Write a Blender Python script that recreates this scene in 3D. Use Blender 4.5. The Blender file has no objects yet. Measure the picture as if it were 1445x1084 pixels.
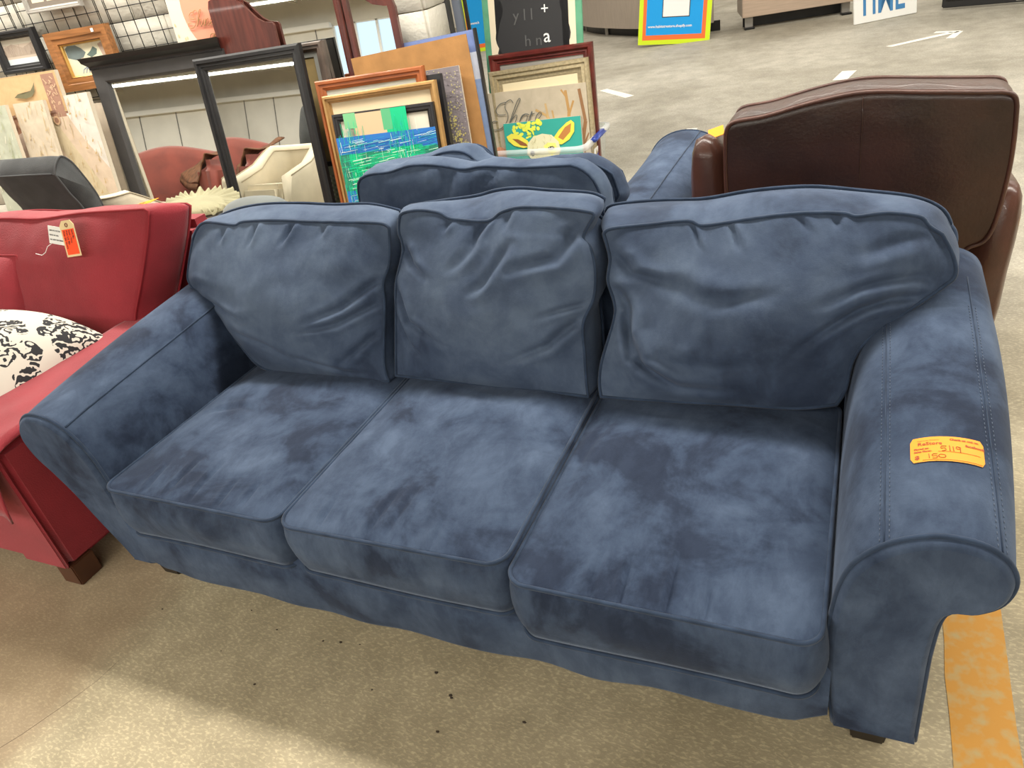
import bpy, bmesh, math, random
from mathutils import Vector, Matrix, Euler, noise
R = math.radians
rnd = random.Random(7)
SC = bpy.context.scene
COL = SC.collection

# ------------------------------------------------------------------ camera
cd = bpy.data.cameras.new('camera'); cam = bpy.data.objects.new('camera', cd); COL.objects.link(cam)
yaw, pit, rol, foc = -0.4935, 0.5446, -0.1926, 1049.6
fw = Vector((math.sin(yaw)*math.cos(pit), math.cos(yaw)*math.cos(pit), -math.sin(pit)))
rt = Vector((math.cos(yaw), -math.sin(yaw), 0)); up = rt.cross(fw)
r2 = rt*math.cos(rol)+up*math.sin(rol); u2 = -rt*math.sin(rol)+up*math.cos(rol)
cam.matrix_world = Matrix(((r2.x,u2.x,-fw.x,1.0115),(r2.y,u2.y,-fw.y,-1.0563),(r2.z,u2.z,-fw.z,1.6926),(0,0,0,1)))
cd.sensor_fit = 'HORIZONTAL'; cd.sensor_width = 36.0; cd.lens = foc/1445*36.0; cd.clip_start = .05; cd.clip_end = 200
SC.camera = cam
# ------------------------------------------------------------------ world, exposure
w = bpy.data.worlds.new('world'); SC.world = w; w.use_nodes = True
w.node_tree.nodes['Background'].inputs[0].default_value = (.62,.82,1,1); w.node_tree.nodes['Background'].inputs[1].default_value = 1.3
vs = SC.view_settings; vs.view_transform = 'Standard'; vs.look = 'None'; vs.gamma = 1; vs.use_curve_mapping = False
vs.exposure = 0.22
# ------------------------------------------------------------------ fluorescent rows (area lights sit in the fixtures built below)
ROWS = [(2.05,-8.0,6.5,620,3.62),(7.6,-9.0,8.0,430,3.62),(-3.9,-8.5,6.0,540,3.62),(-11.3,-18.0,6.0,800,3.44),(12.6,-9.0,8.0,300,3.62)]
for (y,x0,x1,pw,LZ) in ROWS:
    ld = bpy.data.lights.new('tube_light','AREA'); ld.shape='RECTANGLE'; ld.size=x1-x0; ld.size_y=.40; ld.energy=pw; ld.color=(1,.955,.87)
    lo = bpy.data.objects.new('tube_light', ld); COL.objects.link(lo); lo.location=((x0+x1)/2,y,LZ)

# ------------------------------------------------------------------ materials
def nt(name):
    m = bpy.data.materials.new(name); m.use_nodes = True
    t = m.node_tree; b = t.nodes['Principled BSDF']
    return m, t, b
def pm(name, col, rough=.6, metal=0, spec=None, var=0.0, scale=8, bump=0, bscale=60, sheen=0, coat=0, stretch=None, trans=0, alpha=1, detail=4, col2=None, dist=0, lo=.35, hi=.65):
    m,t,b = nt(name)
    b.inputs['Roughness'].default_value=rough; b.inputs['Metallic'].default_value=metal
    if spec is not None: b.inputs['Specular IOR Level'].default_value=spec
    b.inputs['Sheen Weight'].default_value=sheen; b.inputs['Coat Weight'].default_value=coat
    b.inputs['Transmission Weight'].default_value=trans; b.inputs['Alpha'].default_value=alpha
    b.inputs['Base Color'].default_value=(*col,1)
    tc = t.nodes.new('ShaderNodeTexCoord'); src = tc.outputs['Object']
    if stretch:
        mp=t.nodes.new('ShaderNodeMapping'); mp.inputs['Scale'].default_value=stretch; t.links.new(src,mp.inputs[0]); src=mp.outputs[0]
    if var or col2:
        n=t.nodes.new('ShaderNodeTexNoise'); n.inputs['Scale'].default_value=scale; n.inputs['Detail'].default_value=detail; n.inputs['Distortion'].default_value=dist
        t.links.new(src,n.inputs['Vector'])
        r=t.nodes.new('ShaderNodeValToRGB'); r.color_ramp.elements[0].position=lo; r.color_ramp.elements[1].position=hi
        c2 = col2 if col2 else tuple(c*(1+var) for c in col); c1 = col if col2 else tuple(c*(1-var) for c in col)
        r.color_ramp.elements[0].color=(*c1,1); r.color_ramp.elements[1].color=(*c2,1)
        t.links.new(n.outputs['Fac'],r.inputs[0]); t.links.new(r.outputs[0],b.inputs['Base Color'])
    if bump:
        n2=t.nodes.new('ShaderNodeTexNoise'); n2.inputs['Scale'].default_value=bscale; n2.inputs['Detail'].default_value=5
        t.links.new(src,n2.inputs['Vector']); bp=t.nodes.new('ShaderNodeBump'); bp.inputs['Strength'].default_value=bump; bp.inputs['Distance'].default_value=.01
        t.links.new(n2.outputs['Fac'],bp.inputs['Height']); t.links.new(bp.outputs[0],b.inputs['Normal'])
    return m
def suede(name, dark, mid, light, seed=0.0, sc1=3.7, mps=(2.0,1.1,.9), lo2=.78, hi2=1.17):
    m,t,b = nt(name); L=t.links.new; N=t.nodes.new
    tc=N('ShaderNodeTexCoord'); mp=N('ShaderNodeMapping'); mp.inputs['Location'].default_value=(seed,seed*.7,seed*1.3); L(tc.outputs['Object'],mp.inputs[0])
    n1=N('ShaderNodeTexNoise'); n1.inputs['Scale'].default_value=sc1; n1.inputs['Detail'].default_value=8; n1.inputs['Roughness'].default_value=.60; n1.inputs['Distortion'].default_value=.35; L(mp.outputs[0],n1.inputs[0])
    r1=N('ShaderNodeValToRGB'); e=r1.color_ramp.elements; e[0].position=.38; e[0].color=(*dark,1); e[1].position=.66; e[1].color=(*light,1)
    k=e.new(.46); k.color=(*mid,1); k=e.new(.53); k.color=tuple(.6*a+.4*c for a,c in zip(mid,light))+(1,); L(n1.outputs[0],r1.inputs[0])
    mp2=N('ShaderNodeMapping'); mp2.inputs['Scale'].default_value=mps; mp2.inputs['Rotation'].default_value=(0.2,.1,.6); L(mp.outputs[0],mp2.inputs[0])
    n2=N('ShaderNodeTexNoise'); n2.inputs['Scale'].default_value=7; n2.inputs['Detail'].default_value=9; n2.inputs['Roughness'].default_value=.7; n2.inputs['Distortion'].default_value=.3; L(mp2.outputs[0],n2.inputs[0])
    r2=N('ShaderNodeValToRGB'); r2.color_ramp.elements[0].position=.40; r2.color_ramp.elements[0].color=(lo2,lo2*1.01,lo2*1.04,1); r2.color_ramp.elements[1].position=.6; r2.color_ramp.elements[1].color=(hi2,hi2*.985,hi2*.96,1); L(n2.outputs[0],r2.inputs[0])
    mx=N('ShaderNodeMix'); mx.data_type='RGBA'; mx.blend_type='MULTIPLY'; mx.inputs[0].default_value=1; L(r1.outputs[0],mx.inputs[6]); L(r2.outputs[0],mx.inputs[7])
    L(mx.outputs[2],b.inputs['Base Color'])
    b.inputs['Roughness'].default_value=.85; b.inputs['Specular IOR Level'].default_value=.15; b.inputs['Sheen Weight'].default_value=.13; b.inputs['Sheen Roughness'].default_value=.45
    b.inputs['Sheen Tint'].default_value=(.62,.72,.90,1)
    n3=N('ShaderNodeTexNoise'); n3.inputs['Scale'].default_value=260; L(tc.outputs['Object'],n3.inputs[0])
    bp=N('ShaderNodeBump'); bp.inputs['Strength'].default_value=.10; bp.inputs['Distance'].default_value=.004; L(n3.outputs[0],bp.inputs['Height'])
    n4=N('ShaderNodeTexNoise'); n4.inputs['Scale'].default_value=14; n4.inputs['Detail'].default_value=3; L(mp.outputs[0],n4.inputs[0])
    bp2=N('ShaderNodeBump'); bp2.inputs['Strength'].default_value=.12; bp2.inputs['Distance'].default_value=.012; L(n4.outputs[0],bp2.inputs['Height']); L(bp.outputs[0],bp2.inputs['Normal'])
    L(bp2.outputs[0],b.inputs['Normal'])
    return m
M_BLUE = suede('blue_suede',(.017,.026,.050),(.034,.052,.092),(.062,.089,.144))
M_BLUE2 = suede('blue_suede_back_cushion',(.030,.044,.077),(.048,.070,.118),(.080,.111,.170),3.1,2.9,(1.3,1.0,1.3),.84,1.13)
M_PIPE = pm('blue_piping',(.030,.046,.080),.85,spec=.08,var=.2,scale=20,sheen=.1)
M_RED = pm('red_linen',(.265,.015,.025),.85,var=.12,scale=6,bump=.25,bscale=220,sheen=.15)
M_REDP = pm('red_piping',(.24,.010,.017),.8)
M_DGREY = pm('charcoal_weave',(.030,.032,.033),.9,var=.25,scale=12,bump=.3,bscale=300,sheen=.1)
M_CREAM = pm('cream_linen',(.62,.55,.42),.8,var=.05,scale=10,bump=.1,bscale=200)
M_OLIVE = pm('olive_cotton',(.30,.28,.17),.9,var=.1,bump=.2,bscale=120)
M_SAGE = pm('grey_green_felt',(.11,.125,.12),.9,var=.1,sheen=.2)
M_RUST = pm('rust_velvet',(.17,.030,.018),.8,var=.2,scale=5,sheen=.3)
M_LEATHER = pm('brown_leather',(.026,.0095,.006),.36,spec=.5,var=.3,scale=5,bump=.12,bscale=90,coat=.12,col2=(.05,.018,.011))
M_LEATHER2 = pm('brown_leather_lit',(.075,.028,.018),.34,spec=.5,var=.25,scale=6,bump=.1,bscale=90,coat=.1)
M_DWOOD = pm('dark_foot_wood',(.012,.008,.006),.4)
M_BWOOD = pm('brown_foot_wood',(.07,.025,.012),.4,var=.2)
M_BLACK = pm('black_paint',(.012,.012,.013),.38,var=.2)
M_BLACKS = pm('black_satin',(.018,.018,.02),.3)
M_CHAR = pm('charcoal_paint',(.045,.043,.043),.5,var=.1)
M_WIRE = pm('black_wire',(.006,.006,.006),.5)
M_MIRROR = pm('mirror_glass',(.86,.88,.86),.012,metal=1)
M_OAK = pm('golden_oak',(.30,.125,.040),.45,var=.25,scale=5,stretch=(1,12,12))
M_GOLDEDGE = pm('gold_edge',(.60,.36,.10),.35,metal=.6)
M_GOLD = pm('gold_wood',(.43,.25,.09),.4,metal=.25,var=.2,scale=6)
M_ORANGE = pm('orange_wood',(.30,.085,.022),.4,var=.2,scale=6)
M_CHERRY = pm('cherry_wood',(.085,.020,.014),.32,var=.3,scale=4,stretch=(10,10,1),coat=.2)
M_MAHOG = pm('mahogany',(.11,.016,.012),.3,var=.3,scale=12,coat=.3)
M_SILVGOLD = pm('antique_silver_gold',(.46,.38,.23),.45,metal=.45,var=.15,scale=60)
M_SILVER = pm('silver_frame',(.36,.34,.31),.4,metal=.3)
M_TAUPE = pm('taupe_frame',(.10,.075,.06),.4,var=.3)
M_BOARD = pm('hardboard',(.35,.175,.055),.8,var=.12,scale=9,bump=.1)
M_CANVEDGE = pm('canvas_edge',(.60,.53,.42),.85)
M_KRAFT = pm('kraft',(.50,.36,.20),.85)
M_WHITE = pm('white_paper',(.85,.85,.82),.7)
M_MANILA = pm('manila_card',(.78,.62,.34),.7)
M_FLUO = pm('fluorescent_red_print',(1.0,.10,.015),.6)
M_STICK = pm('yellow_orange_sticker',(.84,.29,.002),.6)
M_INK = pm('sticker_ink',(.32,.045,.01),.7)
M_INKD = pm('dark_ink',(.05,.04,.04),.7)
M_BLUEPL = pm('blue_plastic',(.02,.05,.30),.35)
M_WHITEINK = pm('white_ink',(.85,.85,.82),.7)
M_BLUEINK = pm('blue_letter_paint',(.05,.22,.48),.6)
def attr_mat(name, rough=.7, bump=0, streak=0):
    m,t,b=nt(name); a=t.nodes.new('ShaderNodeAttribute'); a.attribute_name='Col'
    b.inputs['Roughness'].default_value=rough
    if streak:
        tc=t.nodes.new('ShaderNodeTexCoord'); n=t.nodes.new('ShaderNodeTexNoise'); n.inputs['Scale'].default_value=streak; n.inputs['Detail'].default_value=8; n.inputs['Distortion'].default_value=.8
        r=t.nodes.new('ShaderNodeValToRGB'); r.color_ramp.elements[0].position=.3; r.color_ramp.elements[0].color=(.90,.89,.87,1); r.color_ramp.elements[1].position=.7; r.color_ramp.elements[1].color=(1.06,1.06,1.06,1)
        mx=t.nodes.new('ShaderNodeMix'); mx.data_type='RGBA'; mx.blend_type='MULTIPLY'; mx.inputs[0].default_value=1
        t.links.new(tc.outputs['Object'],n.inputs[0]); t.links.new(n.outputs[0],r.inputs[0]); t.links.new(a.outputs['Color'],mx.inputs[6]); t.links.new(r.outputs[0],mx.inputs[7]); t.links.new(mx.outputs[2],b.inputs['Base Color'])
    else: t.links.new(a.outputs['Color'],b.inputs['Base Color'])
    return m
M_PRINT = attr_mat('flat_print'); M_PRINTS = attr_mat('painted_canvas_print',.75,streak=14)

# ------------------------------------------------------------------ mesh helpers
def link(name, me, mat=None, parent=None, smooth=True):
    o = bpy.data.objects.new(name, me); COL.objects.link(o)
    if mat: me.materials.append(mat)
    if smooth and len(me.polygons): me.polygons.foreach_set('use_smooth',[True]*len(me.polygons))
    if parent: o.parent=parent
    return o
def mk(name, v, f, mat=None, parent=None, smooth=True):
    me=bpy.data.meshes.new(name); me.from_pydata([tuple(p) for p in v],[],f); me.update()
    return link(name,me,mat,parent,smooth)
def fix(o):
    bm=bmesh.new(); bm.from_mesh(o.data); bmesh.ops.remove_doubles(bm,verts=bm.verts,dist=1e-5); bmesh.ops.recalc_face_normals(bm,faces=bm.faces); bm.to_mesh(o.data); bm.free(); return o
def sharp(o, ang=35):
    o.data.set_sharp_from_angle(angle=R(ang)); return o
def box(name, c, s, mat, parent=None, bev=.004, rot=None, seg=2, shear=None):
    bm=bmesh.new(); bmesh.ops.create_cube(bm,size=1)
    for v in bm.verts: v.co=Vector((v.co.x*s[0],v.co.y*s[1],v.co.z*s[2]))
    if bev: bmesh.ops.bevel(bm,geom=bm.edges[:],offset=min(bev,min(s)*.45),segments=seg,affect='EDGES')
    if rot: bmesh.ops.rotate(bm,verts=bm.verts,matrix=Euler(rot).to_matrix(),cent=(0,0,0))
    bmesh.ops.translate(bm,verts=bm.verts,vec=Vector(c))
    me=bpy.data.meshes.new(name); bm.to_mesh(me); bm.free()
    o=link(name,me,mat,parent); sharp(o,50); return o
def empty(name, loc=(0,0,0), rot=(0,0,0)):
    o=bpy.data.objects.new(name,None); COL.objects.link(o); o.location=loc; o.rotation_euler=rot; o.empty_display_size=.1; return o
def tag(o,label,cat,group=None):
    o['label']=label; o['category']=cat
    if group: o['group']=group
    return o
def struct(o): o['kind']='structure'; return o
def catmull(P,n=8,closed=False):
    P=[Vector(p) for p in P]; N=len(P); out=[]
    rng = range(N) if closed else range(N-1)
    for i in rng:
        if closed: a,b,c,d=P[(i-1)%N],P[i],P[(i+1)%N],P[(i+2)%N]
        else: a=P[max(i-1,0)];b=P[i];c=P[i+1];d=P[min(i+2,N-1)]
        for k in range(n):
            t=k/n; out.append(.5*((2*b)+(-a+c)*t+(2*a-5*b+4*c-d)*t*t+(-a+3*b-3*c+d)*t**3))
    if not closed: out.append(P[-1].copy())
    return out
def resample(P,N):
    P=[Vector(p) for p in P]; d=[0]
    for a,b in zip(P,P[1:]): d.append(d[-1]+(b-a).length)
    out=[]; j=0
    for k in range(N):
        t=d[-1]*k/(N-1)
        while j<len(d)-2 and d[j+1]<t: j+=1
        s=(t-d[j])/max(d[j+1]-d[j],1e-9); out.append(P[j].lerp(P[j+1],min(max(s,0),1)))
    return out
def tube_vf(P,r,closed=False,k=6,base=0):
    P=[Vector(p) for p in P]; N=len(P); v=[];f=[]; prev=None
    for i,p in enumerate(P):
        t=(P[(i+1)%N]-P[i-1]) if closed else (P[min(i+1,N-1)]-P[max(i-1,0)])
        t=t.normalized() if t.length>1e-9 else Vector((0,0,1))
        if prev is None: prev=Vector((0,0,1)) if abs(t.z)<.9 else Vector((1,0,0))
        a=(prev-t*prev.dot(t)); a = a.normalized() if a.length>1e-6 else t.orthogonal().normalized(); prev=a; b=t.cross(a)
        for j in range(k):
            q=2*math.pi*j/k; v.append(p+a*math.cos(q)*r+b*math.sin(q)*r)
    for i in range(N if closed else N-1):
        for j in range(k):
            i2=(i+1)%N; f.append([base+i*k+j,base+i*k+(j+1)%k,base+i2*k+(j+1)%k,base+i2*k+j])
    if not closed:
        f.append([base+j for j in range(k)][::-1]); f.append([base+(N-1)*k+j for j in range(k)])
    return v,f
def tubes(name, paths, r, mat, parent=None, closed=False, k=6):
    V=[];F=[]
    for P in paths:
        v,f=tube_vf(P,r,closed,k,len(V)); V+=v;F+=f
    return mk(name,V,F,mat,parent)
def crease_h(u,v,cr):
    h=0
    for (pts,dep,wid) in cr:
        best=9;bt=0; n=len(pts)-1
        for i in range(n):
            ax,ay=pts[i];bx,by=pts[i+1]; dx,dy=bx-ax,by-ay; L=dx*dx+dy*dy
            t=max(0,min(1,((u-ax)*dx+(v-ay)*dy)/L)); px,py=ax+dx*t,ay+dy*t
            d=math.hypot(u-px,v-py)
            if d<best: best=d;bt=(i+t)/n; sg=(u-px)*dy-(v-py)*dx
        q=best/wid
        if q<4:
            tp=min(1,(1-bt)*2.2)*min(1,.45+bt*4)
            s=1 if sg>0 else -1
            h+=1.45*(-dep*tp*math.exp(-q*q*1.4)+dep*.55*tp*math.exp(-(q-1.7)**2*.8)*(1 if s>0 else .25))
    return h
def coons(T,Rr,B,L,n,m):
    T=resample(T,n);B=resample(B,n);L=resample(L,m);Rr=resample(Rr,m); g=[]
    for j in range(m):
        v=j/(m-1); row=[]
        for i in range(n):
            u=i/(n-1)
            row.append(T[i]*(1-v)+B[i]*v+L[j]*(1-u)+Rr[j]*u-(T[0]*(1-u)*(1-v)+T[-1]*u*(1-v)+B[0]*(1-u)*v+B[-1]*u*v))
        g.append(row)
    return g
def cushion(name, sides, back, mat, pipe=None, parent=None, n=44, m=44, crown=.05, bcrown=.02, K=6, bulge=.014, cr=(), amp=.006, belly=.0, pr=.0055, seed=0, crp=2.6, bcr=0.4, pipes=(True,True)):
    """boxed cushion: 'sides' are the four runs of the front seam, 'back' maps a front seam point (and its u,v) to the rear seam"""
    T,Rr,B,L=sides; g=coons(T,Rr,B,L,n,m)
    nrm=(g[0][-1]-g[0][0]).cross(g[-1][0]-g[0][0]).normalized()
    V=[];idx={}
    def w(u,v): return (1-abs(2*u-1)**crp)*(1-abs(2*v-1)**crp)
    for j in range(m):
        for i in range(n):
            u,v=i/(n-1),j/(m-1); p=g[j][i]; W=w(u,v); e=min(1,W*6)
            h=crown*W*(1-belly+2*belly*v)+e*crease_h(u,v,cr)
            h+=e*amp*(noise.noise(Vector((p.x*6+seed,p.y*6,p.z*6)))+.5*noise.noise(Vector((p.x*15,p.y*15+seed,p.z*15))))
            idx[(j,i)]=len(V); V.append(p-nrm*h*-1 if False else p+nrm*(-h))
    # nrm points away from front by construction below; flip if needed handled by caller via sign
    F=[[idx[(j,i)],idx[(j+1,i)],idx[(j+1,i+1)],idx[(j,i+1)]] for j in range(m-1) for i in range(n-1)]
    loop=[(0,i) for i in range(n)]+[(j,n-1) for j in range(1,m)]+[(m-1,i) for i in range(n-2,-1,-1)]+[(j,0) for j in range(m-2,0,-1)]
    fr=[g[j][i] for j,i in loop]; bk=[Vector(back(g[j][i],i/(n-1),j/(m-1))) for j,i in loop]; N=len(loop)
    cen=sum(fr,Vector())/N
    prev=[idx[q] for q in loop]
    for k in range(1,K+1):
        t=k/K; cur=[]
        for q in range(N):
            p=fr[q].lerp(bk[q],t); ax=(bk[q]-fr[q]).normalized(); tg=(fr[(q+1)%N]-fr[q-1]).normalized(); o=tg.cross(ax).normalized()
            if o.dot(fr[q]-cen)<0: o=-o
            pk=.5*noise.noise(Vector((p.x*11+seed,p.y*11,p.z*11)))
            cur.append(len(V)); V.append(p+o*bulge*math.sin(math.pi*t)*(1+pk))
        for q in range(N): F.append([prev[q],prev[(q+1)%N],cur[(q+1)%N],cur[q]][::-1])
        prev=cur
    # rear panel
    bidx={}; 
    for q,(j,i) in enumerate(loop): bidx[(j,i)]=prev[q]
    bg=coons([bk[q] for q in range(n)],[bk[q] for q in range(n-1,n+m-1-1+1)],[bk[q] for q in range(n+m-2,2*n+m-2)][::-1],[bk[0]]+[bk[q] for q in range(N-1,2*n+m-4,-1)],n,m)
    for j in range(1,m-1):
        for i in range(1,n-1):
            bidx[(j,i)]=len(V); V.append(bg[j][i]+nrm*bcrown*w(i/(n-1),j/(m-1)))
    for j in range(m-1):
        for i in range(n-1): F.append([bidx[(j,i)],bidx[(j,i+1)],bidx[(j+1,i+1)],bidx[(j+1,i)]])
    o=mk(name,V,F,mat,parent); fix(o)
    if pipe:
        P=[]
        if pipes[0]: P.append(fr)
        if pipes[1]: P.append([q+(q-sum(bk,Vector())/N).normalized()*.004 for q in bk])
        tubes('piping',P,pr,pipe,o,closed=True)
    return o
def text(name,s,size,mat,parent,M,ext=.0004,shear=0,align='LEFT',mapf=None,bold=0,sp=1.0):
    c=bpy.data.curves.new(name,'FONT'); c.body=s; c.size=size; c.shear=shear; c.align_x=align; c.extrude=0 if mapf else ext; c.offset=bold; c.resolution_u=2; c.space_character=sp
    o=bpy.data.objects.new(name,c); COL.objects.link(o)
    me=bpy.data.meshes.new_from_object(o.evaluated_get(bpy.context.evaluated_depsgraph_get()) if False else o)
    bpy.data.objects.remove(o); bpy.data.curves.remove(c)
    if mapf:
        for v in me.vertices: v.co=Vector(mapf(v.co.x,v.co.y))
    else: me.transform(M)
    me.materials.clear(); return link(name,me,mat,parent,False)
LOCM = lambda x,y,z: Matrix.Translation((x,y,z))@Matrix(((1,0,0,0),(0,0,-1,0),(0,1,0,0),(0,0,0,1)))   # text upright, facing -y
ITEMS = {"silver_multi":{"w":0.4597,"h":0.3361,"loc":[-3.9466,2.8804,1.7142],"rot":[-0.0349,0.023,0.1388]},"black_hang":{"w":0.3837,"h":0.2692,"loc":[-4.3774,2.8074,1.3808],"rot":[-0.0524,0.0158,0.1388]},"wood_hang":{"w":0.5173,"h":0.374,"loc":[-3.8455,2.8767,1.2146],"rot":[-0.0524,0.0014,0.1396]},"bird_canvas":{"w":0.6729,"h":1.3958,"loc":[-4.2578,2.4199,0.0025],"rot":[-0.1396,0.0073,0.1386]},"canvas_E":{"w":0.1465,"h":1.1393,"loc":[-3.8839,2.6095,0.0033],"rot":[-0.1398,0.045,0.1333]},"canvas_A":{"w":0.5131,"h":1.235,"loc":[-3.9494,2.4235,0.0032],"rot":[-0.1745,-0.0125,0.1418]},"canvas_B":{"w":0.267,"h":1.2433,"loc":[-4.1606,2.3095,0.0009],"rot":[-0.192,0.0068,0.1383]},"canvas_D":{"w":0.3052,"h":1.2509,"loc":[-4.4134,2.2125,0.002],"rot":[-0.192,-0.0128,0.1421]},"shine":{"w":0.473,"h":0.3899,"loc":[-2.8671,3.0332,1.3737],"rot":[-0.0524,0.0321,0.1379]},"M1":{"w":1.0561,"h":1.3466,"loc":[-3.2278,2.7129,0.0025],"rot":[-0.1396,0.0047,0.139]},"M2":{"w":0.8372,"h":1.3162,"loc":[-2.4614,2.6932,0.0047],"rot":[-0.1396,-0.0112,0.019]},"M1glass":{"w":0.7439,"h":1.2604,"loc":[-3.3397,2.7092,0.0034],"rot":[-0.1396,0.009,0.1384]},"M2glass":{"w":0.6176,"h":1.2312,"loc":[-2.5768,2.7387,0.0112],"rot":[-0.1397,0.0364,0.1345]},"brown_F1":{"w":0.4965,"h":1.3005,"loc":[-2.2745,2.884,0.0],"rot":[-0.1396,-0.0001,0.1396]},"slat_F2":{"w":0.2824,"h":1.3082,"loc":[-2.1457,2.9771,0.0],"rot":[-0.1047,0.0002,0.1396]},"vanity_C":{"w":0.6426,"h":1.3,"loc":[-2.2158,3.0106,0.5029],"rot":[-0.0873,0.0175,0.1381]},"vanity_L":{"w":0.3545,"h":1.6706,"loc":[-3.3433,2.7705,0.0861],"rot":[-0.0999,0.507,0.091]},"vanity_R":{"w":0.3209,"h":1.6869,"loc":[-2.5179,2.9457,0.0759],"rot":[-0.0991,0.4929,0.0926]},"board":{"w":0.762,"h":1.179,"loc":[-1.42,2.9839,0.0206],"rot":[-0.1398,-0.054,0.1472]},"blue_painting":{"w":0.7872,"h":1.2013,"loc":[-1.4217,3.0303,0.0156],"rot":[-0.1397,-0.0397,0.1452]},"glitter":{"w":0.213,"h":1.0618,"loc":[-1.2301,2.9445,0.0027],"rot":[-0.1484,-0.0255,0.1434]},"orange":{"w":0.7121,"h":1.1028,"loc":[-1.6476,2.7691,0.0028],"rot":[-0.1571,-0.0079,0.1409]},"blackbox":{"w":0.2923,"h":1.0426,"loc":[-1.3567,2.8598,0.0023],"rot":[-0.1571,-0.0157,0.1421]},"gold":{"w":0.7352,"h":1.0235,"loc":[-1.5676,2.7238,0.0051],"rot":[-0.1658,-0.0138,0.1419]},"abstract":{"w":0.6596,"h":0.9236,"loc":[-1.5492,2.6739,0.0021],"rot":[-0.1745,-0.0064,0.1408]},"low_pic":{"w":0.1639,"h":0.5935,"loc":[-2.1332,2.8621,0.0017],"rot":[-0.1397,-0.0204,0.1425]},"chalk":{"w":0.6928,"h":1.4934,"loc":[-1.1065,3.9247,0.056],"rot":[-0.1398,0.0462,0.0982]},"mahog":{"w":0.7341,"h":0.9239,"loc":[-1.0107,3.9262,0.0415],"rot":[-0.1396,-0.0041,0.1053]},"silverframe":{"w":0.707,"h":0.828,"loc":[-1.0009,3.8671,0.0485],"rot":[-0.1571,-0.0241,0.1085]},"shore":{"w":0.7362,"h":0.6988,"loc":[-1.0538,3.8122,0.0404],"rot":[-0.1658,0.0012,0.1045]},"cow":{"w":0.5561,"h":0.4978,"loc":[-1.005,3.7809,0.0415],"rot":[-0.1745,-0.0055,0.1057]},"sign1":{"w":0.9435,"h":1.0905,"loc":[-1.3853,9.662,-0.0313],"rot":[-0.2451,0.0795,0.0674]},"sign2":{"w":0.6346,"h":1.0745,"loc":[-4.8419,11.0964,0.3531],"rot":[-0.1396,-0.0019,0.1399]},"time":{"w":0.7802,"h":0.5258,"loc":[1.1556,10.0338,-0.0472],"rot":[-0.1745,0.006,0.5749]}}
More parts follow.
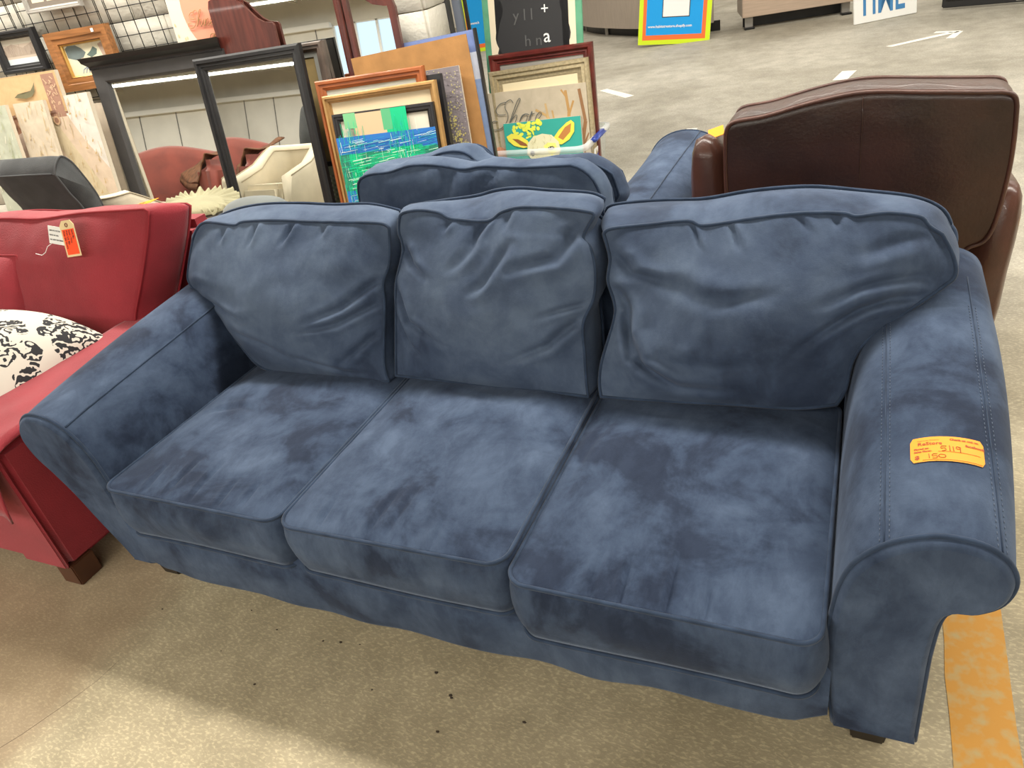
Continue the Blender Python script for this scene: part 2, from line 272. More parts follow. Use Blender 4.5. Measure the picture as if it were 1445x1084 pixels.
LOOPS = {"R":{"top":[[0.363,0.86,0.915],[0.386,0.865,0.928],[0.499,0.869,0.937],[0.6,0.872,0.944],[0.642,0.867,0.932],[0.766,0.873,0.947],[0.871,0.877,0.957],[0.979,0.876,0.956],[1.013,0.873,0.948],[1.08,0.876,0.954],[1.151,0.872,0.945],[1.172,0.864,0.925],[1.202,0.856,0.906]],"right":[[1.202,0.856,0.906],[1.229,0.838,0.86],[1.238,0.821,0.818],[1.214,0.81,0.791],[1.134,0.784,0.727],[1.063,0.76,0.668],[1.03,0.738,0.614],[1.019,0.71,0.543],[1.0,0.694,0.505]],"bottom":[[0.362,0.683,0.476],[0.576,0.684,0.479],[0.743,0.686,0.485],[0.902,0.687,0.488],[1.0,0.694,0.505]],"left":[[0.363,0.86,0.915],[0.383,0.834,0.851],[0.378,0.811,0.793],[0.4,0.785,0.73],[0.397,0.766,0.683],[0.364,0.723,0.577],[0.357,0.698,0.516],[0.362,0.683,0.476]],"bt":[[0.317,1.045,0.908],[0.341,1.045,0.93],[0.476,1.045,0.94],[0.61,1.045,0.94],[0.744,1.045,0.959],[0.887,1.045,0.966],[1.009,1.045,0.952],[1.14,1.045,0.931],[1.21,1.045,0.896],[1.235,1.045,0.85]]},"M":{"top":[[-0.315,0.88,0.966],[-0.303,0.886,0.98],[-0.243,0.889,0.987],[-0.169,0.885,0.978],[-0.127,0.878,0.961],[-0.005,0.875,0.953],[0.047,0.885,0.977],[0.114,0.889,0.988],[0.239,0.887,0.981],[0.325,0.882,0.97],[0.333,0.878,0.959]],"right":[[0.333,0.878,0.959],[0.302,0.856,0.906],[0.324,0.845,0.878],[0.339,0.823,0.825],[0.336,0.792,0.747],[0.304,0.763,0.675],[0.31,0.728,0.59],[0.315,0.702,0.525],[0.322,0.681,0.473]],"bottom":[[-0.353,0.688,0.49],[-0.166,0.686,0.485],[0.02,0.683,0.478],[0.197,0.683,0.478],[0.322,0.681,0.473]],"left":[[-0.315,0.88,0.966],[-0.319,0.864,0.925],[-0.306,0.843,0.873],[-0.338,0.802,0.772],[-0.342,0.77,0.693],[-0.349,0.721,0.57],[-0.353,0.688,0.49]],"bt":[[-0.376,1.045,0.946],[-0.235,1.045,0.96],[-0.116,1.045,0.971],[-0.039,1.045,0.987],[0.045,1.045,0.991],[0.139,1.045,0.981],[0.265,1.045,0.97],[0.312,1.045,0.951]]},"L":{"top":[[-1.218,0.857,0.907],[-1.192,0.871,0.943],[-1.143,0.88,0.966],[-1.012,0.876,0.955],[-0.968,0.88,0.965],[-0.829,0.881,0.968],[-0.667,0.878,0.961],[-0.474,0.876,0.956],[-0.383,0.874,0.951],[-0.356,0.869,0.938]],"right":[[-0.356,0.869,0.938],[-0.357,0.843,0.873],[-0.363,0.823,0.825],[-0.387,0.803,0.776],[-0.386,0.775,0.705],[-0.395,0.73,0.595],[-0.397,0.697,0.512],[-0.382,0.68,0.47]],"bottom":[[-0.977,0.694,0.504],[-0.923,0.683,0.478],[-0.815,0.679,0.468],[-0.608,0.678,0.464],[-0.46,0.677,0.463],[-0.382,0.68,0.47]],"left":[[-1.218,0.857,0.907],[-1.253,0.818,0.811],[-1.256,0.798,0.762],[-1.196,0.776,0.707],[-1.132,0.753,0.65],[-1.048,0.721,0.572],[-0.977,0.694,0.504]],"bt":[[-1.388,1.045,0.872],[-1.202,1.045,0.939],[-1.028,1.045,0.966],[-0.838,1.045,0.966],[-0.686,1.045,0.957],[-0.535,1.045,0.956],[-0.425,1.045,0.932]]},"C":[[-0.741,1.27,0.895],[-0.724,1.27,0.967],[-0.67,1.27,0.992],[-0.574,1.27,0.998],[-0.477,1.27,1.018],[-0.36,1.27,1.012],[-0.269,1.27,0.995],[-0.184,1.27,1.001],[-0.038,1.27,0.99],[0.107,1.27,0.99],[0.151,1.27,0.986],[0.201,1.27,0.948],[0.225,1.27,0.894]],"Cb":[[-0.775,1.42,0.958],[-0.687,1.42,0.974],[-0.534,1.42,0.989],[-0.412,1.42,1.018],[-0.326,1.42,1.01],[-0.265,1.42,0.965],[-0.099,1.42,0.949],[0.08,1.42,0.961],[0.137,1.42,0.956],[0.218,1.42,0.915],[0.233,1.42,0.886]]}
def item(key,name,label,cat,group=None):
    d=ITEMS[key]; e=empty(name,d['loc'],d['rot']); tag(e,label,cat,group); return e,d['w'],d['h']
def mitre(name,x0,x1,z0,z1,prof,mat,parent):
    """mitred moulding around a rectangle; prof = [(inset, y)] from the outer back edge inwards"""
    V=[];F=[];n=len(prof)
    for (cx,cz,sx,sz) in ((x0,z0,1,1),(x1,z0,-1,1),(x1,z1,-1,-1),(x0,z1,1,-1)):
        for (d,y) in prof: V.append((cx+sx*d,y,cz+sz*d))
    for c in range(4):
        for k in range(n): 
            k2=(k+1)%n; c2=(c+1)%4; F.append([c*n+k,c2*n+k,c2*n+k2,c*n+k2])
    o=mk(name,V,F,mat,parent); fix(o); sharp(o,25); return o
def prof(wd,dep,steps=None):
    """outer side, stepped face, inner side"""
    if steps is None: steps=[(0,.75),(.12,1),(.35,1),(.45,.8),(.7,.8),(.8,.6),(1,.5)]
    return [(0,0)]+[(a*wd,-b*dep) for a,b in steps]+[(wd,0)]
def printm(name,parent,polys,mat=None,y0=0,off=.0006,cap=.02):
    """flat print: [(rgb, [(x,z)...])] laid as thin layers, one mesh, colour per face"""
    bm=bmesh.new(); cl=bm.loops.layers.float_color.new('Col'); stp=min(off*.25,cap/max(1,len(polys)))
    for k,(c,P) in enumerate(polys):
        vs=[bm.verts.new((p[0],y0-off-stp*k,p[1])) for p in P]
        try: f=bm.faces.new(vs)
        except ValueError: continue
        for l in f.loops: l[cl]=(*c,1)
    bmesh.ops.triangulate(bm,faces=[f for f in bm.faces if len(f.verts)>4])
    bmesh.ops.recalc_face_normals(bm,faces=bm.faces)
    me=bpy.data.meshes.new(name); bm.to_mesh(me); bm.free()
    return link(name,me,mat or M_PRINT,parent,False)
def stroke(P,wd,col):
    """a brush stroke as quads"""
    out=[]
    for a,b in zip(P,P[1:]):
        dx,dz=b[0]-a[0],b[1]-a[1]; L=math.hypot(dx,dz) or 1; nx,nz=-dz/L*wd/2,dx/L*wd/2
        out.append((col,[(a[0]+nx,a[1]+nz),(a[0]-nx,a[1]-nz),(b[0]-nx,b[1]-nz),(b[0]+nx,b[1]+nz)]))
    return out
def rect(x0,x1,z0,z1): return [(x0,z0),(x1,z0),(x1,z1),(x0,z1)]
def ell(cx,cz,rx,rz,n=20,a=0): return [(cx+rx*math.cos(t)*math.cos(a)-rz*math.sin(t)*math.sin(a),cz+rx*math.cos(t)*math.sin(a)+rz*math.sin(t)*math.cos(a)) for t in [2*math.pi*k/n for k in range(n)]]
GLY={'S':(.95,[[(1.0,1.75),(.75,2.0),(.45,1.8),(.5,1.4),(.75,1.0),(.8,.5),(.5,.0),(.0,-.1),(-.3,.2),(-.2,.55),(.1,.5)],[(.45,1.85),(.05,1.75),(-.15,1.35),(.1,1.0),(.6,.95)]]),
'h':(.75,[[(.0,.1),(.3,1.1),(.5,1.9),(.4,2.0),(.28,1.7),(.12,.8),(.0,.0),(.2,.6),(.42,.85),(.5,.65),(.42,.15),(.55,.0),(.75,.3)]]),
'o':(.62,[[(.0,.4),(.1,.75),(.38,.85),(.5,.5),(.32,.05),(.1,.05),(.02,.35),(.15,.7),(.38,.85),(.62,.75)]]),
'r':(.42,[[(.0,.3),(.12,.98),(.18,.80),(.34,.84)],[(.14,.9),(.10,.4),(.12,.05),(.24,.0),(.42,.25)]]),
'e':(.6,[[(.0,.2),(.3,.45),(.42,.75),(.25,.88),(.08,.6),(.08,.2),(.28,.0),(.6,.3)]]),
'i':(.32,[[(.0,.3),(.15,.85),(.1,.2),(.2,.0),(.32,.2)],[(.2,1.15),(.22,1.2)]]),
'n':(.7,[[(.0,.3),(.12,.85),(.05,.0),(.2,.6),(.4,.85),(.45,.6),(.4,.1),(.52,.0),(.7,.3)]])}
def script_word(wd_,par,x,y,z,sc,r,mat):
    P=[]
    for chx in wd_:
        adv,ps=GLY[chx]
        for q in ps: P.append([Vector((x+(a+.28*b2)*sc*.72,y,z+b2*sc*.62)) for a,b2 in [(p.x,p.y) for p in catmull([Vector((a,b2,0)) for a,b2 in q],6)]])
        x+=adv*sc*.72
    return tubes('lettering',P,r,mat,par,k=4)

# ================================================================== SETTING
m,t,b=nt('concrete_floor'); L_=t.links.new; N_=t.nodes.new
tc=N_('ShaderNodeTexCoord')
n1=N_('ShaderNodeTexNoise'); n1.inputs['Scale'].default_value=.55; n1.inputs['Detail'].default_value=7; n1.inputs['Distortion'].default_value=.9; L_(tc.outputs['Object'],n1.inputs[0])
r1=N_('ShaderNodeValToRGB'); r1.color_ramp.elements[0].position=.34; r1.color_ramp.elements[0].color=(.28,.255,.205,1); r1.color_ramp.elements[1].position=.66; r1.color_ramp.elements[1].color=(.44,.41,.35,1); L_(n1.outputs[0],r1.inputs[0])
n2=N_('ShaderNodeTexNoise'); n2.inputs['Scale'].default_value=95; n2.inputs['Detail'].default_value=5; n2.inputs['Roughness'].default_value=.6; n2.inputs['Distortion'].default_value=.5
mpf=N_('ShaderNodeMapping'); mpf.inputs['Scale'].default_value=(.75,1.6,1); mpf.inputs['Rotation'].default_value=(0,0,.5); L_(tc.outputs['Object'],mpf.inputs[0]); L_(mpf.outputs[0],n2.inputs[0])
r2=N_('ShaderNodeValToRGB'); r2.color_ramp.elements[0].position=.50; r2.color_ramp.elements[0].color=(.93,.93,.92,1); r2.color_ramp.elements[1].position=.64; r2.color_ramp.elements[1].color=(1.36,1.36,1.32,1); L_(n2.outputs[0],r2.inputs[0])
mx=N_('ShaderNodeMix'); mx.data_type='RGBA'; mx.blend_type='MULTIPLY'; mx.inputs[0].default_value=1; L_(r1.outputs[0],mx.inputs[6]); L_(r2.outputs[0],mx.inputs[7])
n5=N_('ShaderNodeTexNoise'); n5.inputs['Scale'].default_value=5.5; n5.inputs['Detail'].default_value=9; n5.inputs['Roughness'].default_value=.68; L_(tc.outputs['Object'],n5.inputs[0])
r5=N_('ShaderNodeValToRGB'); r5.color_ramp.elements[0].position=.36; r5.color_ramp.elements[0].color=(.84,.84,.83,1); r5.color_ramp.elements[1].position=.64; r5.color_ramp.elements[1].color=(1.12,1.12,1.12,1); L_(n5.outputs[0],r5.inputs[0])
mx5=N_('ShaderNodeMix'); mx5.data_type='RGBA'; mx5.blend_type='MULTIPLY'; mx5.inputs[0].default_value=1; L_(mx.outputs[2],mx5.inputs[6]); L_(r5.outputs[0],mx5.inputs[7]); mx=mx5
# worn brownish stain with its own edge in the slab left of the sofa
n4=N_('ShaderNodeTexNoise'); n4.inputs['Scale'].default_value=2.2; n4.inputs['Detail'].default_value=6; L_(tc.outputs['Object'],n4.inputs[0])
sx=N_('ShaderNodeSeparateXYZ'); L_(tc.outputs['Object'],sx.inputs[0])
ad=N_('ShaderNodeMath'); ad.operation='MULTIPLY_ADD'; ad.inputs[1].default_value=.35; L_(n4.outputs[0],ad.inputs[0]); L_(sx.outputs['X'],ad.inputs[2])
rs=N_('ShaderNodeMapRange'); rs.inputs['From Min'].default_value=-.86; rs.inputs['From Max'].default_value=-.74; rs.inputs['To Min'].default_value=1; rs.inputs['To Max'].default_value=0; L_(ad.outputs[0],rs.inputs['Value'])
yl=N_('ShaderNodeMath'); yl.operation='LESS_THAN'; yl.inputs[1].default_value=.6; L_(sx.outputs['Y'],yl.inputs[0])
ml=N_('ShaderNodeMath'); ml.operation='MULTIPLY'; L_(rs.outputs[0],ml.inputs[0]); L_(yl.outputs[0],ml.inputs[1])
ms=N_('ShaderNodeMath'); ms.operation='MULTIPLY'; ms.inputs[1].default_value=.5; L_(ml.outputs[0],ms.inputs[0])
mx2=N_('ShaderNodeMix'); mx2.data_type='RGBA'; L_(ms.outputs[0],mx2.inputs[0]); L_(mx.outputs[2],mx2.inputs[6]); mx2.inputs[7].default_value=(.235,.165,.12,1)
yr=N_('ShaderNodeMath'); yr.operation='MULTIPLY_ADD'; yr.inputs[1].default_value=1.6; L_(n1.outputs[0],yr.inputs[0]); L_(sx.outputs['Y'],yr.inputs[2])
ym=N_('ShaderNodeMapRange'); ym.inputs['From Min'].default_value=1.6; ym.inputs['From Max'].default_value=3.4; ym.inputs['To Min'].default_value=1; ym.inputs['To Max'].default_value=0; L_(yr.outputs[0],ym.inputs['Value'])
mx3=N_('ShaderNodeMix'); mx3.data_type='RGBA'; mx3.blend_type='MULTIPLY'; L_(ym.outputs[0],mx3.inputs[0]); L_(mx2.outputs[2],mx3.inputs[6]); mx3.inputs[7].default_value=(1.0,.92,.73,1)   # near floor tinted warmer: the warm light is put into the colour
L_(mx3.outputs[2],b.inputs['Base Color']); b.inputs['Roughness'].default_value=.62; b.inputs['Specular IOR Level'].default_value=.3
bp=N_('ShaderNodeBump'); bp.inputs['Strength'].default_value=.35; bp.inputs['Distance'].default_value=.003; L_(n2.outputs[0],bp.inputs['Height']); L_(bp.outputs[0],b.inputs['Normal'])
M_FLOOR=m
X0,X1,Y0,Y1,CZ=-20.0,9.0,-14.0,15.0,3.95
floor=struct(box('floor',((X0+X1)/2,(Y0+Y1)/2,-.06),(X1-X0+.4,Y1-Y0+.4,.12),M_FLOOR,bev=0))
def decal(name,P,mat,z=.0015,par=None,wob=0):
    v=[(p[0]+rnd.uniform(-wob,wob),p[1]+rnd.uniform(-wob,wob),z) for p in P]; o=mk(name,v,[list(range(len(v)))],mat,par,False)
    return o
M_YEL=pm('worn_yellow_line',(.47,.225,.032),.75,scale=30,detail=10,col2=(.40,.29,.12),lo=.46,hi=.70)
fo=empty('floor_pivot'); bpy.data.objects.remove(fo)
def strip(name,x0,x1,y0,y1,mat,par,n=40):
    v=[];f=[]
    for k in range(n+1):
        y=y0+(y1-y0)*k/n; v+=[(x0+rnd.uniform(-.004,.004),y,.0016),(x1+rnd.uniform(-.004,.004),y,.0016)]
        if k: f.append([2*k-2,2*k-1,2*k+1,2*k])
    return mk(name,v,f,mat,par,False)
floor_w=floor
strip('yellow_line',1.29,1.425,-1.6,2.9,M_YEL,floor)
decal('yellow_line',[(1.95,3.1),(2.6,3.0),(2.6,3.12),(1.97,3.22)],M_YEL,par=floor)
M_TAPE=pm('white_tape',(.80,.76,.68),.7,var=.08,scale=30)
def tape(P,wd):
    V=[];F=[]
    for a,b2 in zip(P,P[1:]):
        dx,dy=b2[0]-a[0],b2[1]-a[1]; L=math.hypot(dx,dy); nx,ny=-dy/L*wd/2,dx/L*wd/2; k=len(V)
        for (x,y) in ((a[0]+nx,a[1]+ny),(a[0]-nx,a[1]-ny),(b2[0]-nx,b2[1]-ny),(b2[0]+nx,b2[1]+ny)): V.append((x+rnd.uniform(-.01,.01),y+rnd.uniform(-.01,.01),.002))
        F.append([k,k+1,k+2,k+3])
    return mk('tape_mark',V,F,M_TAPE,floor,False)
tape([(-1.635,7.25),(-1.207,6.8)],.10); tape([(-.32,5.1),(-.30,5.42)],.10); tape([(.79,6.75),(.85,7.1)],.12)
tape([(1.186,8.08),(1.80,8.5)],.09); tape([(1.64,8.6),(1.86,8.52)],.08); tape([(1.76,8.2),(1.86,8.52)],.08)
M_CRUMB=pm('debris',(.035,.022,.012),.8)
V=[];F=[]
for (x,y) in [(-.511,-.019),(-.338,-.016),(-.636,-.133),(.051,-.022),(.127,-.081),(-.281,-.006),(-.219,.003),(.122,-.075),(.342,-.092),(.137,-.179),(-.964,-.052),(-.647,.023),(.995,-.16),(.7,-.28),(-.1,-.12),(.45,-.2),(.86,-.3),(.62,-.17),(-.45,-.2)]:
    r=rnd.uniform(.002,.005); k=len(V); a0=rnd.uniform(0,3)
    for j in range(5): V.append((x+r*1.6*math.cos(a0+j*1.257)*rnd.uniform(.6,1.2),y+r*math.sin(a0+j*1.257),.001))
    V.append((x,y,.001+r*.8)); F+=[[k+j,k+(j+1)%5,k+5] for j in range(5)]
o=mk('floor_debris',V,F,M_CRUMB,floor); o['kind']='stuff'
# slab joint crack
M_CRACK=pm('crack',(.20,.15,.10),.9)
tubes('crack',[[(-1.10,-.66,-.0005),(-1.03,-.53,-.0005),(-.985,-.42,-.0005),(-.955,-.33,-.001),(-.945,-.25,-.0013)]],.0016,M_CRACK,floor,k=5)
# ceiling, outer walls
M_CEIL=pm('ceiling_deck',(.34,.32,.28),.8,var=.15,scale=2)
M_PANEL=pm('wall_panel_paint',(.68,.66,.60),.6,var=.05,scale=1.5)
M_WALLP=pm('wall_paint',(.66,.62,.54),.7,var=.05,scale=3)
struct(box('ceiling',((X0+X1)/2,(Y0+Y1)/2,CZ+.05),(X1-X0+.4,Y1-Y0+.4,.1),M_CEIL,bev=0))
M_JOIST=pm('joist_paint',(.62,.58,.50),.6)
k=0
for y in [-12.5,-10.8,-6.5,-1,4.5,10]:
    o=box('trim_%d'%(k+1),((X0+X1)/2,y,CZ-.10),(X1-X0,.10,.18),M_JOIST,bev=0); struct(o); k+=1
for x in (-15,-12,-9,-6,-1.5,3):
    o=box('trim_%d'%(k+1),(x,(Y0+Y1)/2,CZ-.25),(.09,Y1-Y0,.10),M_JOIST,bev=0); struct(o); k+=1
def fwall():
    y=Y0-.1; wx0,wx1,wz0,wz1=-8.1,-6.2,1.5,3.0
    root=empty('wall_front',(0,y,0)); struct(root)
    for nm,(c,s) in {'a':(((X0+wx0)/2,0,CZ/2),(wx0-X0,.2,CZ)),'b':(((X1+wx1)/2,0,CZ/2),(X1-wx1,.2,CZ)),'c':(((wx0+wx1)/2,0,wz0/2),(wx1-wx0,.2,wz0)),'d':(((wx0+wx1)/2,0,(wz1+CZ)/2),(wx1-wx0,.2,CZ-wz1))}.items():
        box('wall_panel',c,s,M_PANEL,root,bev=0)
    for i in range(11):
        x=X0+1.2*i+.6
        if x<wx0-.2: box('panel_joint',(x,.105,1.5),(.02,.02,3.0),M_CHAR,root,bev=0)
    box('ledge',((X0+wx0)/2,.2,3.0),(wx0-X0,.22,.13),M_WHITE,root)
    wn_=struct(empty('window_1',(0,y,0)))
    for x in (wx0,(2*wx0+wx1)/3,(wx0+2*wx1)/3,wx1): box('mullion',(x,0,(wz0+wz1)/2),(.07,.12,wz1-wz0),M_WHITE,wn_)
    for z in (wz0,wz1): box('window_rail',((wx0+wx1)/2,0,z),(wx1-wx0,.12,.07),M_WHITE,wn_)
fwall()
struct(box('wall_left',(X0-.1,(Y0+Y1)/2,CZ/2),(.2,Y1-Y0,CZ),M_WALLP,bev=0))
struct(box('wall_right',(X1+.1,(Y0+Y1)/2,CZ/2),(.2,Y1-Y0,CZ),M_WALLP,bev=0))
struct(box('wall_rear',((X0+X1)/2,Y1+.1,CZ/2),(X1-X0,.2,CZ),M_WALLP,bev=0))
# fluorescent fixtures
M_HOUS=pm('fixture_enamel',(.8,.8,.78),.4)
k=0
for (y,x0,x1,pw,LZ) in ROWS:
    e=empty('strip_light',((x0+x1)/2,y,LZ)); tag(e,['long fluorescent strip light row above the blue sofa','long fluorescent strip light row over the open floor before the counters','long fluorescent strip light row behind the photographer','bright fluorescent strip light row reflected in the black mirrors','farthest fluorescent strip light row over the counters'][k],'light','fluorescent strip lights'); k+=1
    box('housing',(0,0,.09),(x1-x0+.1,.42,.10),M_HOUS,e); 
    for s in (-1,1): box('side_reflector',(0,s*.21,.03),(x1-x0+.1,.012,.08),M_HOUS,e,bev=0)
    for s in (-.4,.4): box('hanger',(s*(x1-x0),0,.22),(.02,.02,.22),M_HOUS,e,bev=0)

# block wall (8 degrees off the room axis)
WA=R(8); WD=Vector((math.cos(WA),math.sin(WA),0)); WN=Vector((math.sin(WA),-math.cos(WA),0)); WO=Vector((-3.548,3.019,0))
s_end=(-1.45-WO.x)/WD.x
wall=empty('wall_back',WO,(0,0,WA)); struct(wall)
M_MORT=pm('mortar',(.50,.47,.40),.9)
M_BLOCK=pm('painted_block',(.60,.57,.49),.75,var=.05,scale=8,bump=.5,bscale=35)
box('wall_core',((s_end-6.2)/2,.20,CZ/2),(s_end+6.2-.01,.36,CZ),M_MORT,wall,bev=0)
bw,bh=.45,.225; base=None
def block(x,z,w_,y=.015,dep=.03,rz=0):
    global base
    key=round(w_,3)
    if key not in BM_:
        o=box('concrete_block',(0,0,0),(w_-.006,dep,bh-.006),M_BLOCK,wall,bev=.005,seg=1); BM_[key]=o.data
    else:
        o=bpy.data.objects.new('concrete_block',BM_[key]); COL.objects.link(o); o.parent=wall
    o.location=(x,y,z); o.rotation_euler=(0,0,rz); return o
BM_={}
for r in range(9):
    z=r*bh+bh/2+.0; off=(r%2)*bw/2; x=s_end
    first=True
    while x>-3.2:
        w_=bw/2 if (first and r%2) else bw
        block(x-w_/2,z,w_); x-=w_; first=False
box('wall_face',(-4.65,.0,1.0),(2.85,.012,2.0),M_BLOCK,wall,bev=0)
box('wall_face',((s_end-6.2)/2,.0,(9*bh+CZ)/2),(s_end+6.2,.012,CZ-9*bh),M_BLOCK,wall,bev=0)
for r in range(9): block(s_end+.005,r*bh+bh/2,.345,y=.19,rz=math.pi/2)
# door jamb at the wall's end
e=empty('door_1',WO+WD*s_end-WN*.38,(0,0,WA)); struct(e)
box('door_frame',(-.02,.06,1.1),(.06,.10,2.2),M_CHAR,e); box('door_track',(.06,.09,1.1),(.05,.06,2.2),pm('blue_grey_metal',(.22,.25,.32),.4,metal=.5),e)
box('track_pins',(.115,.09,1.1),(.02,.03,2.2),M_BLACK,e)

# ================================================================== BLUE SOFA
def arm_profile(s,y,left):
    """points (|x|, z) from inner bottom over the roll to outer bottom"""
    if left: P=[(1.03,.10),(1.03,.30),(1.045,.45),(1.062,.55),(1.105,.63),(1.17,.672),(1.25,.678),(1.31,.645),(1.337,.585),(1.322,.515),(1.28,.452),(1.235,.375),(1.19,.27),(1.145,.175),(1.115,.10)]
    else: P=[(1.045,.10),(1.022,.30),(1.024,.45),(1.045,.57),(1.095,.642),(1.165,.682),(1.235,.684),(1.285,.655),(1.308,.605),(1.298,.55),(1.262,.516),(1.215,.498),(1.203,.40),(1.203,.26),(1.205,.10)]
    return P
def arm_point(P,y,s):
    out=[]
    t=max(0,min(1,(y-.05)/.9)); lift=.075*(t**.8); bul=.034*math.sin(min(1,t*1.1)*math.pi*.62)
    for (x,z) in P:
        k=max(0,min(1,(z-.30)/.3)); k=k*k*(3-2*k)
        xo=max(0,min(1,(x-1.06)/.22)); out.append(Vector((s*(x+bul*xo*(.4+.6*k)),y,z+lift*k)))
    return out
ARMW=24
def arm(parent,s,left,y0=.05,y1=1.13,prof=None,x_off=0,mat=None,flip=1,piping=True,nm='arm'):
    P=prof or arm_profile(s,0,left); ys=[y0+(y1-y0)*k/ARMW for k in range(ARMW+1)]
    V=[];F=[]; rings=[]
    fine=[ (p.x,p.y) for p in catmull([Vector((a,b2,0)) for a,b2 in P],5)]
    for q,y in enumerate(ys):
        r=arm_point(fine,y,s)
        for i,p in enumerate(r):
            a=r[min(i+1,len(r)-1)]-r[max(i-1,0)]; nn=Vector((a.z,0,-a.x)).normalized()*(1)
            d=.004*noise.noise(Vector((p.x*7,y*7,p.z*7)))
            p=p+nn*d
        rings.append(r)
    n=len(rings[0])
    for r in rings: V+=r
    for q in range(ARMW):
        for i in range(n-1): F.append([q*n+i,q*n+i+1,(q+1)*n+i+1,(q+1)*n+i])
        F.append([q*n+n-1,q*n,(q+1)*n,(q+1)*n+n-1])
    F.append([ARMW*n+i for i in range(n)])
    o=mk(nm,V,F,mat or M_BLUE,parent); fix(o)
    # padded front panel
    fr=rings[0]; c=[]
    V=[];F=[]
    def inset(ring,d,y):
        out=[]; 
        for i,p in enumerate(ring):
            a=ring[(i+1)%len(ring)]-ring[i-1]; nn=Vector((-a.z,0,a.x)).normalized()*s
            out.append(Vector((p.x,0,p.z))+nn*d*1.0+Vector((0,y,0)))
        return out
    r0=fr; r1=inset(fr,-.004,y0-.012); r2_=inset(fr,-.014,y0-.022)
    V=r0+r1+r2_
    for a in (0,1):
        for i in range(n): F.append([a*n+i,a*n+(i+1)%n,(a+1)*n+(i+1)%n,(a+1)*n+i])
    F.append([2*n+i for i in range(n)])
    p=mk('arm_front_panel',V,F,mat or M_BLUE,o); fix(p); 
    for pl in p.data.polygons:
        if len(pl.vertices)>4: pl.use_smooth=False
    tubes('piping',[[Vector((q.x,y0-.002,q.z)) for q in fr]],.0055,M_PIPE,o)
    return o,rings,ys
def surf_z(rings,ys,x,y):
    q=(y-ys[0])/(ys[1]-ys[0]); k=int(max(0,min(len(ys)-2,math.floor(q)))); f=q-k
    def top(r):
        best=-1
        for a,b2 in zip(r,r[1:]):
            if min(a.x,b2.x)-1e-6<=x<=max(a.x,b2.x)+1e-6 and abs(b2.x-a.x)>1e-7:
                t=(x-a.x)/(b2.x-a.x); best=max(best,a.z+(b2.z-a.z)*t)
        return best
    return top(rings[k])*(1-f)+top(rings[k+1])*f
sofa=empty('sofa',(0,.5,0)); tag(sofa,'long blue microsuede three seat sofa with rolled arms, nearest in the middle','sofa')
P0=Vector((0,-.5,0))
def fin_parent(root):
    # children are modelled in world coordinates: shift them to the root
    inv=Matrix.Translation(root.location).inverted() if root.rotation_euler==Euler((0,0,0)) else (Matrix.Translation(root.location)@root.rotation_euler.to_matrix().to_4x4()).inverted()
    for c in root.children: 
        if not c.get('_loc'):
            c.matrix_basis = inv @ c.matrix_basis
armR,ringR,ysR=arm(sofa,1,False); armL,ringL,ysL=arm(sofa,-1,True)
def seam_line(rings,x,ys,k0=0,k1=None,dz=.001):
    return [Vector((x,ys[k],surf_z(rings,ys,x,ys[k])+dz)) for k in range(k0,k1 or len(ys)-4)]
tubes('seam',[seam_line(ringL,-1.115,ysL)],.0035,M_PIPE,armL)
tubes('seam',[seam_line(ringR,1.10,ysR)],.0016,M_PIPE,armR,k=5); tubes('seam',[seam_line(ringR,1.280,ysR)],.0016,M_PIPE,armR,k=5)
# stitches
st=[]
for x in (1.093,1.108,1.273,1.288):
    y=.06
    while y<.8: st.append([Vector((x,y,surf_z(ringR,ysR,x,y)+.0012)),Vector((x,y+.006,surf_z(ringR,ysR,x,y+.006)+.0012))]); y+=.0125
o=tubes('stitching',st,0.0008,pm('stitch_thread',(.075,.10,.15),.8),armR,k=4); o['kind']='stuff'
# outer arm back seam and front rail
V=[];F=[];nx=64
for i in range(nx+1):
    x=-1.045+2.078*i/nx; u=i/nx
    sag=.006*math.sin(u*31)+.004*math.sin(u*57)
    zb=.088+sag*.6+(.02 if u<.02 else 0)+max(0,(u-.965)/.035)*.045
    yb=.028+.012*math.sin(u*math.pi)*-1+.004*math.sin(u*40)
    for (dy,z) in ((.05,.31),(0,.285),(-.004,.2),(0,zb+.012),(.006,zb),(.03,zb+.004)): V.append((x,yb+dy,z))
    if i:
        for k in range(5): F.append([(i-1)*6+k,(i-1)*6+k+1,i*6+k+1,i*6+k])
fix(mk('front_rail',V,F,M_BLUE,sofa))
box('seat_deck',(0,.55,.22),(2.02,.92,.16),M_BLUE,sofa,bev=.01)
# back frame
V=[];F=[]
bp_=[(1.02,.10),(1.0,.5),(1.0,.72),(1.03,.80),(1.07,.83),(1.12,.82),(1.15,.76),(1.16,.5),(1.16,.10)]
nb=len(bp_)
xs=[-1.26,-1.2,-.6,0,.6,1.2,1.26]
for x in xs:
    for (y,z) in bp_: V.append((x,y,z-(.03 if abs(x)>1.22 and z>.6 else 0)))
for i in range(len(xs)-1):
    for k in range(nb): F.append([i*nb+k,i*nb+(k+1)%nb,(i+1)*nb+(k+1)%nb,(i+1)*nb+k])
F.append(list(range(nb))); F.append([(len(xs)-1)*nb+k for k in range(nb)])
o=mk('back_frame',V,F,M_BLUE,sofa); fix(o)
for (x,y) in ((1.12,.12),(-1.055,.12),(1.12,1.05),(-1.12,1.05)):
    bm=bmesh.new(); bmesh.ops.create_cube(bm,size=1)
    for v in bm.verts:
        k=1 if v.co.z>0 else .72
        v.co=Vector((x+v.co.x*.095*k,y+v.co.y*.095*k,.06+v.co.z*.12))
    bmesh.ops.bevel(bm,geom=bm.edges[:],offset=.004,segments=2,affect='EDGES'); me=bpy.data.meshes.new('foot'); bm.to_mesh(me); bm.free(); sharp(link('foot',me,M_DWOOD,sofa))
